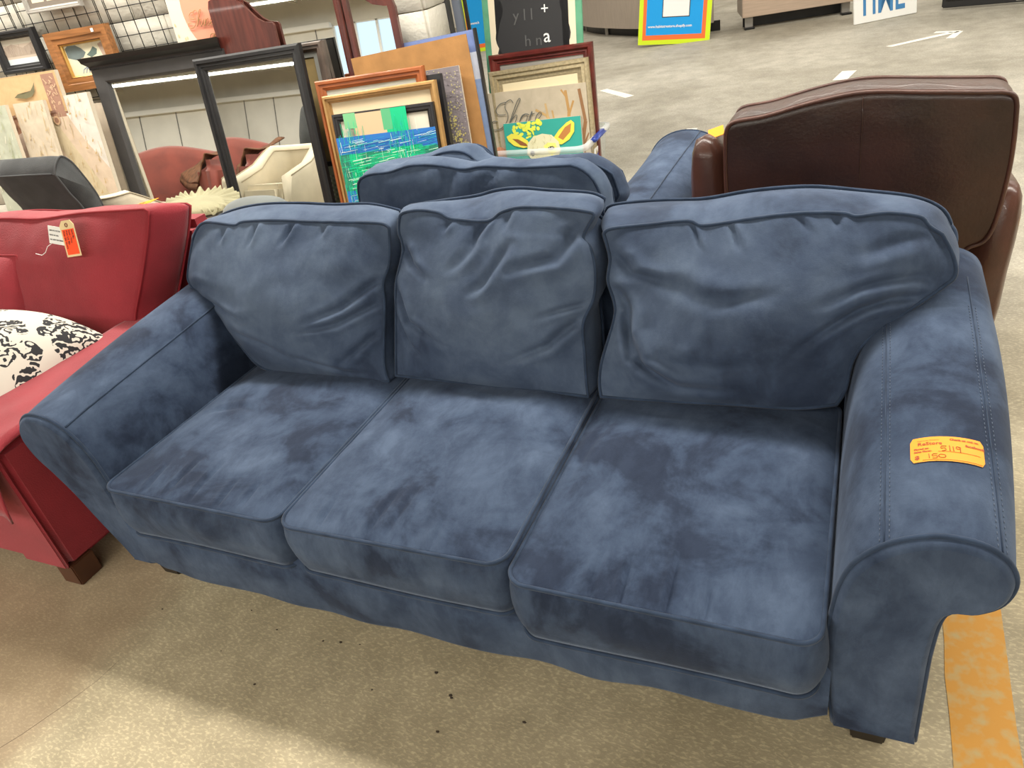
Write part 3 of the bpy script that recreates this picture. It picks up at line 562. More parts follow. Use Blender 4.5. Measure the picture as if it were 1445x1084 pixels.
# seat cushions
def rrect(x0,x1,y0,y1,r,z,yf=0,n=7):
    """sides of a rounded rectangle seen from the front: returns back, right, front, left runs"""
    def arc(cx,cy,a0,a1): return [Vector((cx+r*math.cos(a0+(a1-a0)*k/n),cy+r*math.sin(a0+(a1-a0)*k/n),z)) for k in range(n+1)]
    h=math.pi/4
    bl=arc(x0+r,y1-r,math.pi*3/4,math.pi/2); br=arc(x1-r,y1-r,math.pi/2,math.pi/4); br2=arc(x1-r,y1-r,math.pi/4,0); fr=arc(x1-r,y0+r,0,-math.pi/4)
    fr2=arc(x1-r,y0+r,-math.pi/4,-math.pi/2); fl=arc(x0+r,y0+r,-math.pi/2,-math.pi*3/4); fl2=arc(x0+r,y0+r,-math.pi*3/4,-math.pi); bl2=arc(x0+r,y1-r,math.pi,math.pi*3/4)
    return bl+br, br2+fr, (fr2+fl)[::-1], (fl2+bl2)[::-1]
def seat(x0,x1,y0,z,cr,seed,drop=.185,tilt=0,name='seat_cushion'):
    s=rrect(x0,x1,y0,.80,.045,z)
    def adj(p):
        u=(p.x-x0)/(x1-x0); f=math.exp(-((p.y-y0)/.07)**2)
        return Vector((p.x,p.y+f*(-.018*math.sin(u*math.pi)),p.z+f*(.006*math.sin(u*9+seed)-.004)-.012*min(1,p.y/.8)))
    s=[[adj(p) for p in r] for r in s]
    cxx=(x0+x1)/2
    def bk(p,u,v): return (cxx+(p.x-cxx)*.985,p.y+(.012 if p.y<.2 else 0),z-drop+.004*math.sin(p.x*8+seed))
    return cushion(name,s,bk,M_BLUE,M_PIPE,sofa,n=76,m=76,crown=.034,bcrown=0,K=8,bulge=.016,cr=cr,amp=.0045,seed=seed,crp=4,pipes=(True,True))
pl_=lambda u,v,L,d=.005,w=.012,sl=0: ([(u,v),(u+sl,v-L)],d,w)
seat(-1.005,-.345,0,.465,[pl_(.25,.97,.16),pl_(.38,.96,.2,sl=.03),pl_(.52,.97,.22,sl=.02),pl_(.68,.98,.15),pl_(.8,.95,.12),([(.1,.5),(.3,.45),(.5,.5)],.004,.02)],1.3)
seat(-.332,.333,-.005,.467,[pl_(.2,.97,.12),pl_(.42,.97,.22,.005,.012,.03),pl_(.5,.96,.26,.004,.014,.03),pl_(.7,.97,.12),([(.3,.2),(.5,.24),(.8,.3)],.002,.02)],4.1)
seat(.345,1.012,-.035,.447,[pl_(.3,.99,.16,.010,.009),pl_(.4,.99,.16,.010,.009),pl_(.55,.995,.24,.012,.009),pl_(.67,.99,.12,.008,.009),([(.05,.55),(.08,.35),(.12,.2)],.004,.02)],7.7)
# back cushions
def backc(key,cr,seed,crown,parent=None,off=(0,.175,.01)):
    d=LOOPS[key]; sm=lambda L: catmull(L,5)
    T,Rr,B,L=sm(d['top']),sm(d['right']),sm(d['bottom']),sm(d['left'])
    bt=resample(sm(d['bt']),60)
    def back(p,u,v):
        q=Vector(p)+Vector(off)
        k=max(0,1-v*3.2)
        qq=min(u*59,58.999); b2=bt[int(qq)].lerp(bt[int(qq)+1],qq-int(qq))
        if v<=0.001: return b2
        cx=.5; 
        q2=Vector((q.x,q.y,q.z)); 
        e = b2 - (T[0].lerp(T[-1],u)+Vector(off)); 
        return q2+e*k*k
    return cushion('back_cushion',(T,Rr,B,L),back,M_BLUE2,M_PIPE,parent or sofa,n=116,m=88,crown=crown,bcrown=.02,K=8,bulge=.012,cr=cr,amp=.007,belly=.40,seed=seed,crp=2.4)
crM=[([(.47,.0),(.44,.12),(.30,.34)],.014,.028),([(.98,.06),(.82,.28),(.58,.36)],.013,.03),([(0,.42),(.1,.66),(.36,.78)],.011,.022),([(.02,.2),(.1,.32),(.22,.41)],.010,.02),([(.99,.58),(.84,.74),(.62,.85)],.013,.022),([(.97,.5),(.77,.61)],.008,.018),([(.0,.6),(.1,.8),(.2,.88)],.008,.018),([(.3,.0),(.27,.1)],.006,.015),([(.6,0),(.62,.13)],.006,.02),([(.62,.2),(.5,.38),(.42,.45)],.007,.03)]
crL=[([(.99,.34),(.82,.52),(.58,.66)],.015,.022),([(.99,.48),(.8,.62),(.52,.70)],.012,.02),([(.99,.66),(.86,.8),(.72,.92)],.011,.02),([(.22,0),(.21,.12)],.009,.013),([(.39,0),(.375,.16)],.010,.012),([(.57,0),(.53,.16)],.010,.013),([(.72,0),(.7,.1)],.006,.012),([(.05,.5),(.25,.62),(.4,.6)],.008,.03),([(.16,.72),(.34,.78),(.5,.9)],.008,.03),([(.02,.35),(.2,.42)],.006,.03),([(.5,.86),(.75,.93),(.97,.95)],.007,.02)]
crR=[([(.03,.36),(.09,.60),(.20,.80),(.36,.90),(.66,.93)],.022,.028),([(.02,.14),(.09,.26),(.24,.33)],.013,.025),([(.99,.34),(.86,.48),(.75,.78)],.015,.028),([(.97,.25),(.8,.35),(.7,.5)],.008,.03),([(.29,0),(.30,.15)],.009,.010),([(.41,0),(.42,.16)],.010,.010),([(.6,0),(.62,.1)],.006,.012),([(.71,0),(.69,.08)],.008,.012),([(.04,.5),(.14,.76),(.3,.86)],.012,.018),([(.3,.75),(.5,.8),(.75,.78)],.008,.04),([(.16,.3),(.4,.42),(.62,.40)],.008,.05),([(.9,.1),(.7,.2)],.006,.03)]
backc('L',crL,2.2,.088); backc('M',crM,5.5,.072); backc('R',crR,9.1,.098)
fin_parent(sofa)
# sticker on the right arm
stk=empty('price_sticker',(1.205,.265,surf_z(ringR,ysR,1.205,.265))); tag(stk,'orange price sticker with handwritten 150 on the right arm of the blue sofa','sticker')
sx0,sx1,sy0,sy1=1.142,1.265,.232,.302
def stm(x,y,dz=.0022):
    X=sx0+x; Y=sy0+y
    return Vector((X,Y,surf_z(ringR,ysR,min(X,1.33),Y)+dz))-stk.location
V=[];F=[];nn=20;W_,H_=sx1-sx0,sy1-sy0
for j in range(7):
    for i in range(nn+1):
        x=W_*i/nn; y=H_*j/6
        if j in(0,6): x=min(max(x,.005),W_-.005)
        V.append(stm(x,y))
        if j and i: F.append([(j-1)*(nn+1)+i-1,(j-1)*(nn+1)+i,j*(nn+1)+i,j*(nn+1)+i-1])
mk('label_sheet',V,F,M_STICK,stk)
def st_text(s,x,y,size,bold=0,name='lettering',shear=0): return text(name,s,size,M_INK,stk,None,mapf=lambda a,b2:stm(x+a,y+b2,.0030),bold=bold,shear=shear)
st_text('ReStore',.012,.046,.0125,.0002); st_text('Habitat for Humanity',.012,.0585,.0042)
st_text('Check us out on',.066,.0585,.0072,.0003); st_text('facebook',.092,.044,.0088,.0003)
st_text('Placed on',.006,.0345,.0062,.0003); st_text('Sales Floor:',.006,.0265,.0062,.0003); st_text('$',.007,.008,.014,.0005)
def ink(paths,name='handwriting',r=.0006): return tubes(name,[[stm(x,y,.0030) for x,y in catmull2(P)] for P in paths],r,M_INK,stk,k=4)
def catmull2(P): return [(p.x,p.y) for p in catmull([Vector((a,b2,0)) for a,b2 in P],4)]
ink([[(.060,.041),(.052,.041),(.051,.035),(.057,.036),(.059,.030),(.052,.028)],[(.065,.043),(.066,.027)],[(.071,.041),(.072,.028)],[(.083,.040),(.077,.041),(.077,.035),(.083,.036),(.083,.040),(.083,.026)]])
ink([[(.030,.020),(.031,.008)],[(.044,.019),(.037,.019),(.036,.014),(.043,.014),(.043,.008),(.036,.008)],[(.049,.018),(.046,.013),(.050,.009),(.057,.010),(.057,.016),(.049,.018)]])
ink([[(.046,.026),(.085,.0255),(.116,.025)],[(.02,.004),(.06,.0035),(.118,.003)]],'ruled_line',.0004)

# ================================================================== BLUE CHAIR BEHIND
ch=empty('loveseat',(-.33,1.9,0)); tag(ch,'blue microsuede loveseat facing away, behind the blue sofa with its back to it','sofa')
Pc=[(.115,.10),(.10,.35),(.105,.52),(.12,.62),(.16,.69),(.22,.725),(.29,.725),(.35,.69),(.375,.63),(.37,.57),(.34,.52),(.31,.49),(.30,.40),(.30,.26),(.30,.10)]
def chair_arm(s,cx):
    V=[];F=[];n=0; rings=[]
    fine=[(p.x,p.y) for p in catmull([Vector((a,b2,0)) for a,b2 in Pc],4)]
    ys=[1.36+1.24*k/16 for k in range(17)]
    for y in ys:
        t=(y-1.36)/1.24; lift=.03*(1-t)
        rings.append([Vector((cx+s*((.375-(.375-x)*(1.32 if s>0 else 1.0))+.02*math.sin(t*3)),y,z+lift*max(0,min(1,(z-.4)/.2)))) for x,z in fine])
    n=len(fine)
    for r in rings: V+=r
    for q in range(16):
        for i in range(n): F.append([q*n+i,q*n+(i+1)%n,(q+1)*n+(i+1)%n,(q+1)*n+i])
    F.append(list(range(n)))
    # rounded front end
    last=16*n; r=rings[-1]; cen=sum(r,Vector())/n
    for k,(sc,dy) in enumerate(((.97,.02),(.90,.035))):
        b0=len(V); V+=[Vector((cen.x+(p.x-cen.x)*sc,p.y+dy,cen.z+(p.z-cen.z)*sc)) for p in r]
        for i in range(n): F.append([last+i,last+(i+1)%n,b0+(i+1)%n,b0+i])
        last=b0
    F.append([last+i for i in range(n)])
    o=mk('arm',V,F,M_BLUE,ch); fix(o)
    tubes('piping',[[p+Vector((0,.004,0)) for p in r]],.005,M_PIPE,o)
    zt=lambda rr,X:max([a.z+(b2.z-a.z)*(X-a.x)/(b2.x-a.x) for a,b2 in zip(rr,rr[1:]) if min(a.x,b2.x)<=X<=max(a.x,b2.x) and abs(b2.x-a.x)>1e-6] or [.7])
    X=cx+s*.285
    tubes('seam',[[Vector((X,ys[q],zt(rings[q],X)+.001)) for q in range(17)]],.003,M_PIPE,o)
chair_arm(1,.02); chair_arm(-1,-.66)
box('seat_base',(-.33,1.95,.23),(.94,1.1,.24),M_BLUE,ch,bev=.02)
cushion('seat_cushion',[[Vector(p) for p in q] for q in ([(-.76,2.55,.46),(.12,2.55,.46)],[(.12,2.55,.46),(.12,1.6,.46)],[(-.76,1.6,.46),(.12,1.6,.46)],[(-.76,2.55,.46),(-.76,1.6,.46)])],lambda p,u,v:(p.x,p.y,.33),M_BLUE,M_PIPE,ch,n=16,m=16,crown=-.02)
box('back_frame',(-.33,1.46,.42),(1.28,.14,.66),M_BLUE,ch,bev=.05,seg=4)
def slump(key,zb,th,seed,nm,cr=(),rp=True):
    T=catmull(LOOPS[key],5); a,b2=T[0],T[-1]
    Lb=Vector((a.x+.02,a.y,zb)); Rb=Vector((b2.x-.02,a.y,zb))
    return cushion(nm,(T,[b2,Vector((b2.x+.012,b2.y,(b2.z+zb)/2)),Rb],[Lb,Vector(((a.x+b2.x)/2,a.y,zb-.01)),Rb],[a,Vector((a.x-.012,a.y,(a.z+zb)/2)),Lb]),lambda p,u,v:(p.x*.98,p.y+th,p.z-.01-.02*u),M_BLUE2,M_PIPE,ch,n=48,m=24,crown=.045,bcrown=.03,bulge=.02,cr=cr,amp=.012,seed=seed)
slump('C',.66,.13,3.3,'back_cushion',cr=[([(.45,.02),(.42,.25),(.3,.45)],.014,.03),([(.62,.05),(.55,.2)],.01,.02)])
slump('Cb',.78,.12,8.3,'head_cushion')
for x in (-.9,.25):
    for y in (1.5,2.45): box('foot',(x,y,.055),(.08,.08,.11),M_DWOOD,ch)
fin_parent(ch)

# ================================================================== BROWN LEATHER CHAIR
lc=empty('leather_chair',(1.0,1.95,0)); tag(lc,'dark brown leather armchair with a camel back, seen from behind at the right','armchair')
T=catmull([Vector((x,1.55,z)) for x,z in [(.592,.985),(.603,1.012),(.63,1.025),(.72,1.035),(.868,1.068),(1.008,1.085),(1.162,1.073),(1.309,1.060),(1.380,1.054),(1.404,1.04),(1.413,1.013)]],5)
Rr=catmull([Vector((x,1.55,z)) for x,z in [(1.413,1.013),(1.421,.92),(1.423,.82),(1.416,.70),(1.405,.63),(1.385,.592),(1.345,.57),(1.322,.51),(1.31,.35),(1.30,.14)]],4)
Lr=catmull([Vector((x,1.55,z)) for x,z in [(.592,.985),(.590,.9),(.592,.78),(.60,.6),(.625,.45),(.64,.3),(.65,.14)]],4)
Br=[Vector((.65,1.55,.14)),Vector((1.30,1.55,.14))]
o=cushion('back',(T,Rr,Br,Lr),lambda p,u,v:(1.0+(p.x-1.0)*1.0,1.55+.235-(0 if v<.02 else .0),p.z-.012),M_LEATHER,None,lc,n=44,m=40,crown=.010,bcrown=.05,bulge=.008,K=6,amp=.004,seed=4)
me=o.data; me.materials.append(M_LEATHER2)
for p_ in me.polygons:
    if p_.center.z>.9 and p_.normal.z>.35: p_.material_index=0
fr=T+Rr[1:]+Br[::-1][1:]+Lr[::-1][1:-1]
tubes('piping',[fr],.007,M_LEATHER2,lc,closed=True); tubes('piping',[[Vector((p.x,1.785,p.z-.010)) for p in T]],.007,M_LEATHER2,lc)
tubes('seam',[[Vector((1.005+.002*k,1.5395+.0005*abs(k-6),1.075-.07*k)) for k in range(12)]],.0018,M_LEATHER,lc)
def larm(s):
    V=[];F=[]; rings=[]
    cx=.536 if s<0 else 1.415
    for q in range(15):
        t=q/14; y=1.60+.89*t; ry=math.sin(min(1,t*6+.45)*math.pi/2)*(1-.12*max(0,t-.85)/.15)
        r=[]
        zt=(.975-.22*t) if s<0 else (.76-.10*t)
        for k in range(20):
            a=2*math.pi*k/20; ca,sa=math.cos(a),math.sin(a)
            wx=(.075 if s>0 else .083)*ry; cz=(zt+.12)/2; rz=(zt-.12)/2*(.85+.15*ry)
            r.append(Vector((cx+s*.0+math.copysign(abs(ca)**.7,ca)*wx+s*.03*max(0,sa),y,cz+math.copysign(abs(sa)**.8,sa)*rz)))
        rings.append(r)
    for r in rings: V+=r
    n=20
    for q in range(14):
        for i in range(n): F.append([q*n+i,q*n+(i+1)%n,(q+1)*n+(i+1)%n,(q+1)*n+i])
    F.append(list(range(n))); F.append([14*n+i for i in range(n)])
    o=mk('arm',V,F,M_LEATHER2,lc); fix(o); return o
larm(-1); larm(1)
box('seat_base',(.99,2.05,.25),(.80,.85,.26),M_LEATHER,lc,bev=.02)
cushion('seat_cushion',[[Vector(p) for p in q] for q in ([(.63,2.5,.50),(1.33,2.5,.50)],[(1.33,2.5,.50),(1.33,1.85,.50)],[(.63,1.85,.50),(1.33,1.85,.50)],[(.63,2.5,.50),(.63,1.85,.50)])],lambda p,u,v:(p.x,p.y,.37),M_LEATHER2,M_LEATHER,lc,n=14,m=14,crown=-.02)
for x in (.70,1.27):
    for y in (1.68,2.4): box('foot',(x,y,.065),(.07,.07,.13),M_DWOOD,lc)
fin_parent(lc)
s=empty('orange_tag',(.522,1.73,.935),(R(12),R(-14),R(10))); tag(s,'small orange sale sticker on the left arm of the brown leather chair','sticker')
s.location=(.532,1.72,.948)
box('label_sheet',(0,0,.0),(.055,.07,.002),M_STICK,s,bev=0)

# ================================================================== RED SOFA
rs_=empty('loveseat',(-2.1,.5,0)); tag(rs_,'red linen loveseat at the left edge with an orange hang tag on its back cushion','sofa')
box('arm',(-1.475,.49,.33),(.23,1.06,.50),M_RED,rs_,bev=.018,seg=3)
V=[];F=[]
box('arm_front_panel',(-1.475,-.046,.325),(.222,.016,.485),M_RED,rs_,bev=.007,seg=3)

box('front_rail',(-2.1,-.01,.19),(1.04,.06,.22),M_RED,rs_,bev=.012)
box('seat_deck',(-2.1,.5,.2),(1.04,.98,.2),M_RED,rs_,bev=.01)
box('back_frame',(-2.11,1.10,.50),(1.47,.13,.82),M_RED,rs_,bev=.035,seg=4)
cushion('seat_cushion',rrect(-2.6,-1.60,-.03,.85,.04,.47),lambda p,u,v:(p.x,p.y,.31),M_RED,M_REDP,rs_,n=30,m=30,crown=.03,bcrown=0)
def q3(L): return [Vector(p) for p in L]
yz=lambda z:.72+(z-.48)*.309
T=q3([(-2.60,yz(1.0),.985),(-2.3,yz(1.01),1.0),(-2.05,yz(1.0),.995),(-1.8,yz(1.015),1.012),(-1.55,yz(1.02),1.018),(-1.425,yz(1.02),1.02),(-1.412,yz(1.01),1.012)])
Rr=q3([(-1.412,yz(1.01),1.012),(-1.44,yz(.93),.93),(-1.49,yz(.82),.82),(-1.54,yz(.72),.72),(-1.588,yz(.63),.63),(-1.605,yz(.56),.56),(-1.60,yz(.48),.49)])
B=q3([(-2.6,yz(.48),.49),(-1.60,yz(.48),.49)]); Lf=q3([(-2.6,yz(1.),.985),(-2.61,yz(.75),.75),(-2.6,yz(.48),.49)])
def rb(p,u,v): 
    return (p.x+(.03 if u>.5 else 0)*1,p.y+.165,p.z-.022-.02*u)
cushion('back_cushion',(catmull(T,4),catmull(Rr,4),B,catmull(Lf,4)),rb,M_RED,M_REDP,rs_,n=44,m=36,crown=.05,bcrown=.02,cr=[([(.1,.3),(.3,.5)],.004,.05)],seed=6,amp=.004,pr=.005)
box('arm',(-2.735,.49,.33),(.23,1.06,.50),M_RED,rs_,bev=.018,seg=3)
# slipcover cloth over the arm, hanging in front
V=[];F=[];na,nb_=26,30
path=[(-.03,.86,.605),(0,.6,.612),(0,.3,.615),(0,.1,.615),(0,.0,.612),(0,-.055,.60),(0,-.085,.56),(0,-.10,.50),(0,-.115,.42),(0,-.12,.375)]
pth=resample([Vector((0,b2,c)) for a,b2,c in path],nb_)
for j,p in enumerate(pth):
    t=j/(nb_-1)
    for i in range(na):
        u=i/(na-1); x=-1.345-.30*u
        hang=max(0,(.60-p.z)/.2)
        z=p.z+.006*noise.noise(Vector((x*9,p.y*9,1)))+(.012*math.sin(u*14+t*5)*hang)*.5
        y=p.y+.018*math.sin(u*11+1)*hang-.01*hang
        if u<.08: z-=.018*(1-u/.08)
        if t>.96: z+=.02*math.sin(u*3)
        z-=hang*.05*(1-u)*0
        V.append((x-.02*hang,y,z))
        if i and j: F.append([(j-1)*na+i-1,(j-1)*na+i,j*na+i,j*na+i-1])
o=mk('arm_cover',V,F,M_RED,rs_)
sd=o.modifiers.new('s','SOLIDIFY'); sd.thickness=.006
for (x,y) in ((-1.40,.0),(-2.78,.0),(-1.40,1.08)):
    box('foot',(x,y,.045),(.09,.09,.09),M_BWOOD,rs_,bev=.004)
fin_parent(rs_)
pw=empty('throw_pillow',(-2.33,.72,.50)); tag(pw,'small red throw pillow at the left edge against the red sofa back','pillow')
def pil(name,root,cx,cy,z0,wd,ht,th,mat,pipe,lean=.25,roll=0,cr=(),crown=.06,n=24):
    V=[];
    def P(u,v): 
        x=(u-.5)*wd; z=(1-v)*ht; x2=x*math.cos(roll)-z*math.sin(roll); z2=x*math.sin(roll)+z*math.cos(roll)
        pin=.02*(1-(2*u-1)**2); 
        return Vector((cx+x2,cy+z2*lean,z0+z2))
    s=([P(k/10,0) for k in range(11)],[P(1,k/10) for k in range(11)],[P(k/10,1) for k in range(11)],[P(0,k/10) for k in range(11)])
    return cushion(name,s,lambda p,u,v:(p.x,p.y+.006,p.z),mat,pipe,root,n=n,m=n,crown=crown,bcrown=crown,bulge=0,K=1,cr=cr,amp=.006,pipes=(True,False),pr=.004)
pil('pillow_body',pw,-2.36,.71,.52,.36,.35,.1,M_RED,M_REDP)
fin_parent(pw)
# damask cover heaped on the red seat
m,t,b=nt('damask_print'); N_=t.nodes.new;L_=t.links.new
tc=N_('ShaderNodeTexCoord'); n0=N_('ShaderNodeTexNoise'); n0.inputs['Scale'].default_value=9; n0.inputs['Detail'].default_value=2; L_(tc.outputs['Object'],n0.inputs[0])
vm=N_('ShaderNodeVectorMath'); vm.operation='MULTIPLY_ADD'; vm.inputs[1].default_value=(.14,.14,.14); L_(n0.outputs['Color'],vm.inputs[0]); L_(tc.outputs['Object'],vm.inputs[2])
vo=N_('ShaderNodeTexVoronoi'); vo.inputs['Scale'].default_value=8.5; L_(vm.outputs[0],vo.inputs[0])
wv_=N_('ShaderNodeTexWave'); wv_.wave_type='RINGS'; wv_.rings_direction='SPHERICAL'; wv_.inputs['Scale'].default_value=8; wv_.inputs['Distortion'].default_value=14; wv_.inputs['Detail'].default_value=2; wv_.inputs['Detail Scale'].default_value=3; L_(tc.outputs['Object'],wv_.inputs[0])
r1=N_('ShaderNodeValToRGB'); r1.color_ramp.interpolation='CONSTANT'; r1.color_ramp.elements[0].color=(1,1,1,1); r1.color_ramp.elements[1].position=.60; r1.color_ramp.elements[1].color=(0,0,0,1); L_(vo.outputs['Distance'],r1.inputs[0])
r2=N_('ShaderNodeValToRGB'); r2.color_ramp.elements[0].position=.50; r2.color_ramp.elements[0].color=(1,1,1,1); r2.color_ramp.elements[1].position=.56; r2.color_ramp.elements[1].color=(0,0,0,1); L_(wv_.outputs[0],r2.inputs[0])
mu=N_('ShaderNodeMath'); mu.operation='MULTIPLY'; L_(r1.outputs[0],mu.inputs[0]); L_(r2.outputs[0],mu.inputs[1])
mx=N_('ShaderNodeMix'); mx.data_type='RGBA'; L_(mu.outputs[0],mx.inputs[0]); mx.inputs[6].default_value=(.60,.56,.48,1); mx.inputs[7].default_value=(.012,.012,.014,1); L_(mx.outputs[2],b.inputs['Base Color']); b.inputs['Roughness'].default_value=.8
M_DAM=m
dm=empty('bedspread',(-1.9,.38,.5)); tag(dm,'white fabric with black damask pattern heaped on the red sofa seat','fabric')
def dz(x,y):
    # heap on seat spilling on to the arm
    u=(x+2.5)/.9; v=(y+.05)/.72
    e=max(0,1-abs(2*u-1)**4)*max(0,1-abs(2*v-1)**4)
    z=.50+.265*e**.5+.05*e*math.exp(-((x+1.78)/.18)**2-((y-.42)/.2)**2)
    z+=e*(.022*math.sin(7*x+9*y)+.012*math.sin(17*x-11*y+2)+.018*noise.noise(Vector((x*5,y*5,3))))
    return z
V=[];F=[];n=54
for j in range(n):
    for i in range(n):
        x=-2.5+.92*i/(n-1); y=-.05+.74*j/(n-1)
        # irregular outline, skewed like the heap
        x2=x+(.10*(y-.3)) ; x2=min(x2,-1.615+.10*max(0,(y-.5)))
        V.append((x2,y,dz(x,y)))
        if i and j: F.append([(j-1)*n+i-1,(j-1)*n+i,j*n+i,j*n+i-1])
o=mk('cloth',V,F,M_DAM,dm); sd=o.modifiers.new('s','SOLIDIFY'); sd.thickness=.01
fin_parent(dm)
# tags on the red back cushion
ang=.3
tg=empty('price_tag',(-1.79,.792,.945),(-.30,R(-6),0)); tag(tg,'manila hang tag with fluorescent orange print on the red sofa back cushion','tag')
def oct_(w,h,c): return [(-w/2,-h/2),(w/2,-h/2),(w/2,h/2-c),(w/2-c,h/2),(-w/2+c,h/2),(-w/2,h/2-c)]
P=oct_(.088,.14,.018); V=[(x,0,z) for x,z in P]+[(x,.0015,z) for x,z in P]; n=len(P)
mk('tag_card',V,[list(range(n)),[n+i for i in range(n)][::-1]]+[[i,(i+1)%n,n+(i+1)%n,n+i] for i in range(n)],M_MANILA,tg,False)
printm('orange_print',tg,[((1,.085,.012),rect(-.036,.038,-.062,.036))])
tubes('eyelet',[[( .007*math.cos(a),-.001,.052+.007*math.sin(a)) for a in [2*math.pi*k/12 for k in range(12)]]],.002,pm('eyelet',(.25,.1,.06),.5),tg,closed=True)
for k,sz in enumerate((.011,.010,.012,.011)):
    text('lettering',['Sold By:','Date / Time:','Pick Up By:','Must Go Home'][k],sz,M_INKD,tg,LOCM(0,0,0)@Matrix.Rotation(R(-90),4,'Z') if False else Matrix(((0,1,0,.024-.017*k),(0,0,-1,-.0025),(-1,0,0,.032),(0,0,0,1))))
lw=empty('care_label',(-1.872,.800,.955),(-.30,R(8),0)); tag(lw,'white care label beside the manila tag on the red cushion','label')
box('label_sheet',(0,0,0),(.085,.0015,.07),M_WHITE,lw,bev=0)
for k in range(3): text('lettering',['100% POLYESTER','MADE IN USA','ALL NEW MATERIAL'][k],.008,M_INKD,lw,LOCM(-.036,-.0012,.015-.018*k))
tubes('string',[[(-.03,-.002,-.035),(-.05,-.006,-.05),(-.065,-.006,-.075),(-.09,-.004,-.09),(-.125,-.004,-.088)]],.0014,M_WHITE,lw)

# ================================================================== THINGS BEHIND THE RED SOFA
g=empty('armchair',(-2.93,1.8,0)); tag(g,'charcoal grey armchair with a thick rolled back edge behind the red loveseat','armchair')
GREYP=[(1.50,.10),(1.505,.5),(1.500,.80),(1.463,.92),(1.436,1.018),(1.434,1.03),(1.452,1.062),(1.485,1.09),(1.511,1.096),(1.538,1.074),(1.562,1.03),(1.603,.893),(1.612,.786),(1.62,.5),(1.62,.10)]
gp=GREYP
fine=[(p.x,p.y) for p in catmull([Vector((a,b2,0)) for a,b2 in gp],4)]
V=[];F=[];n=len(fine); xs=[-3.12,-3.05,-2.9,-2.72,-2.66,-2.64,-2.635]
for x in xs:
    k=0 if x<-2.7 else (x+2.72)/.17
    cy,cz=1.52,.8
    for (y,z) in fine: V.append((x,cy+(y-cy)*(1-.10*k*k),z-(.03*k*k if z>.5 else 0)))
for i in range(len(xs)-1):
    for k in range(n): F.append([i*n+k,i*n+(k+1)%n,(i+1)*n+(k+1)%n,(i+1)*n+k])
F.append(list(range(n))); F.append([(len(xs)-1)*n+k for k in range(n)])
fix(mk('back',V,F,M_DGREY,g))
GS=pm('grey_seam',(.06,.063,.065),.9)
kf=[q for q in fine]; pf=lambda x:[Vector((x,y,z)) for y,z in kf if z>.5]
tubes('seam',[[Vector((-2.637,1.52+(y-1.52)*.976,z-.006)) for y,z in kf if z>.45],[Vector((-3.12,GREYP[5][0]-.002,GREYP[5][1])),Vector((-2.66,GREYP[5][0]-.002,GREYP[5][1]-.004))]],.005,GS,g)
box('seat_base',(-2.9,1.56,.05),(.4,.10,.10),M_DGREY,g,bev=.02,seg=3)
fin_parent(g)
# pale chair shell behind
cc=empty('armchair',(-3.01,2.0,0)); tag(cc,'cream armchair facing the black mirrors, its curved back between charcoal sofa and mirrors','armchair')
def shell(root,cx,cy,wd,dp,zt,ang):
    M=Matrix.Translation((cx,cy,0))@Matrix.Rotation(ang,4,'Z')
    n=28; V=[];F=[]; th=.10
    # U shaped shell in plan, open towards +y
    pts=[]
    for k in range(n+1):
        t=k/n; a=math.pi*(1+t)
        x=math.copysign(abs(math.cos(a))**.55,math.cos(a))*wd/2; y=math.copysign(abs(math.sin(a))**.55,math.sin(a))*dp*.55
        pts.append((x,y,t))
    pts=[(-wd/2,dp*.45,0)]+pts+[(wd/2,dp*.45,1)]
    cs=[]
    for (x,y,t) in pts:
        h=zt if y<0 else zt
        hh=zt-.22*max(0,min(1,(y+dp*.35)/(dp*.6)))
        L=math.hypot(x,y) or 1; ix,iy=x*(1-2*th/wd),y*(1-th/dp) if y<0 else y
        sec=[(x,y,.12),(x,y,hh-.04),(x*.985,y*.985,hh-.01),((x+ix)/2,(y+iy)/2,hh+.005),(ix*1.01,iy*1.01 if y<0 else iy,hh-.01),(ix,iy,hh-.04),(ix,iy,.12)]
        cs.append(sec)
    m_=7
    for s in cs: V+=[M@Vector(q) for q in s]
    for i in range(len(cs)-1):
        for k in range(m_): F.append([i*m_+k,i*m_+(k+1)%m_,(i+1)*m_+(k+1)%m_,(i+1)*m_+k])
    F.append(list(range(m_))); F.append([(len(cs)-1)*m_+k for k in range(m_)])
    o=mk('shell',V,F,M_CREAM,root); fix(o)
    tubes('piping',[[M@Vector(s[2])+Vector((0,0,.004)) for s in cs],[M@Vector(s[5])+Vector((0,0,.004)) for s in cs]],.005,pm('tan_piping',(.40,.34,.24),.8),root)
    box('seat_cushion',(0,0,0),(wd-.22,dp*.85,.18),M_CREAM,root,bev=.04,seg=4).matrix_basis=M@Matrix.Translation((0,.05,.42))
    box('seat_base',(0,0,0),(wd-.1,dp*.8,.2),M_CREAM,root,bev=.02).matrix_basis=M@Matrix.Translation((0,.0,.22))
    for sx in (-1,1):
        for sy in (-1,1): box('leg',(0,0,0),(.05,.05,.14),M_DWOOD,root).matrix_basis=M@Matrix.Translation((sx*wd*.36,sy*dp*.3,.07))
shell(cc,-3.01,2.02,.60,.52,.79,R(4))
fin_parent(cc)
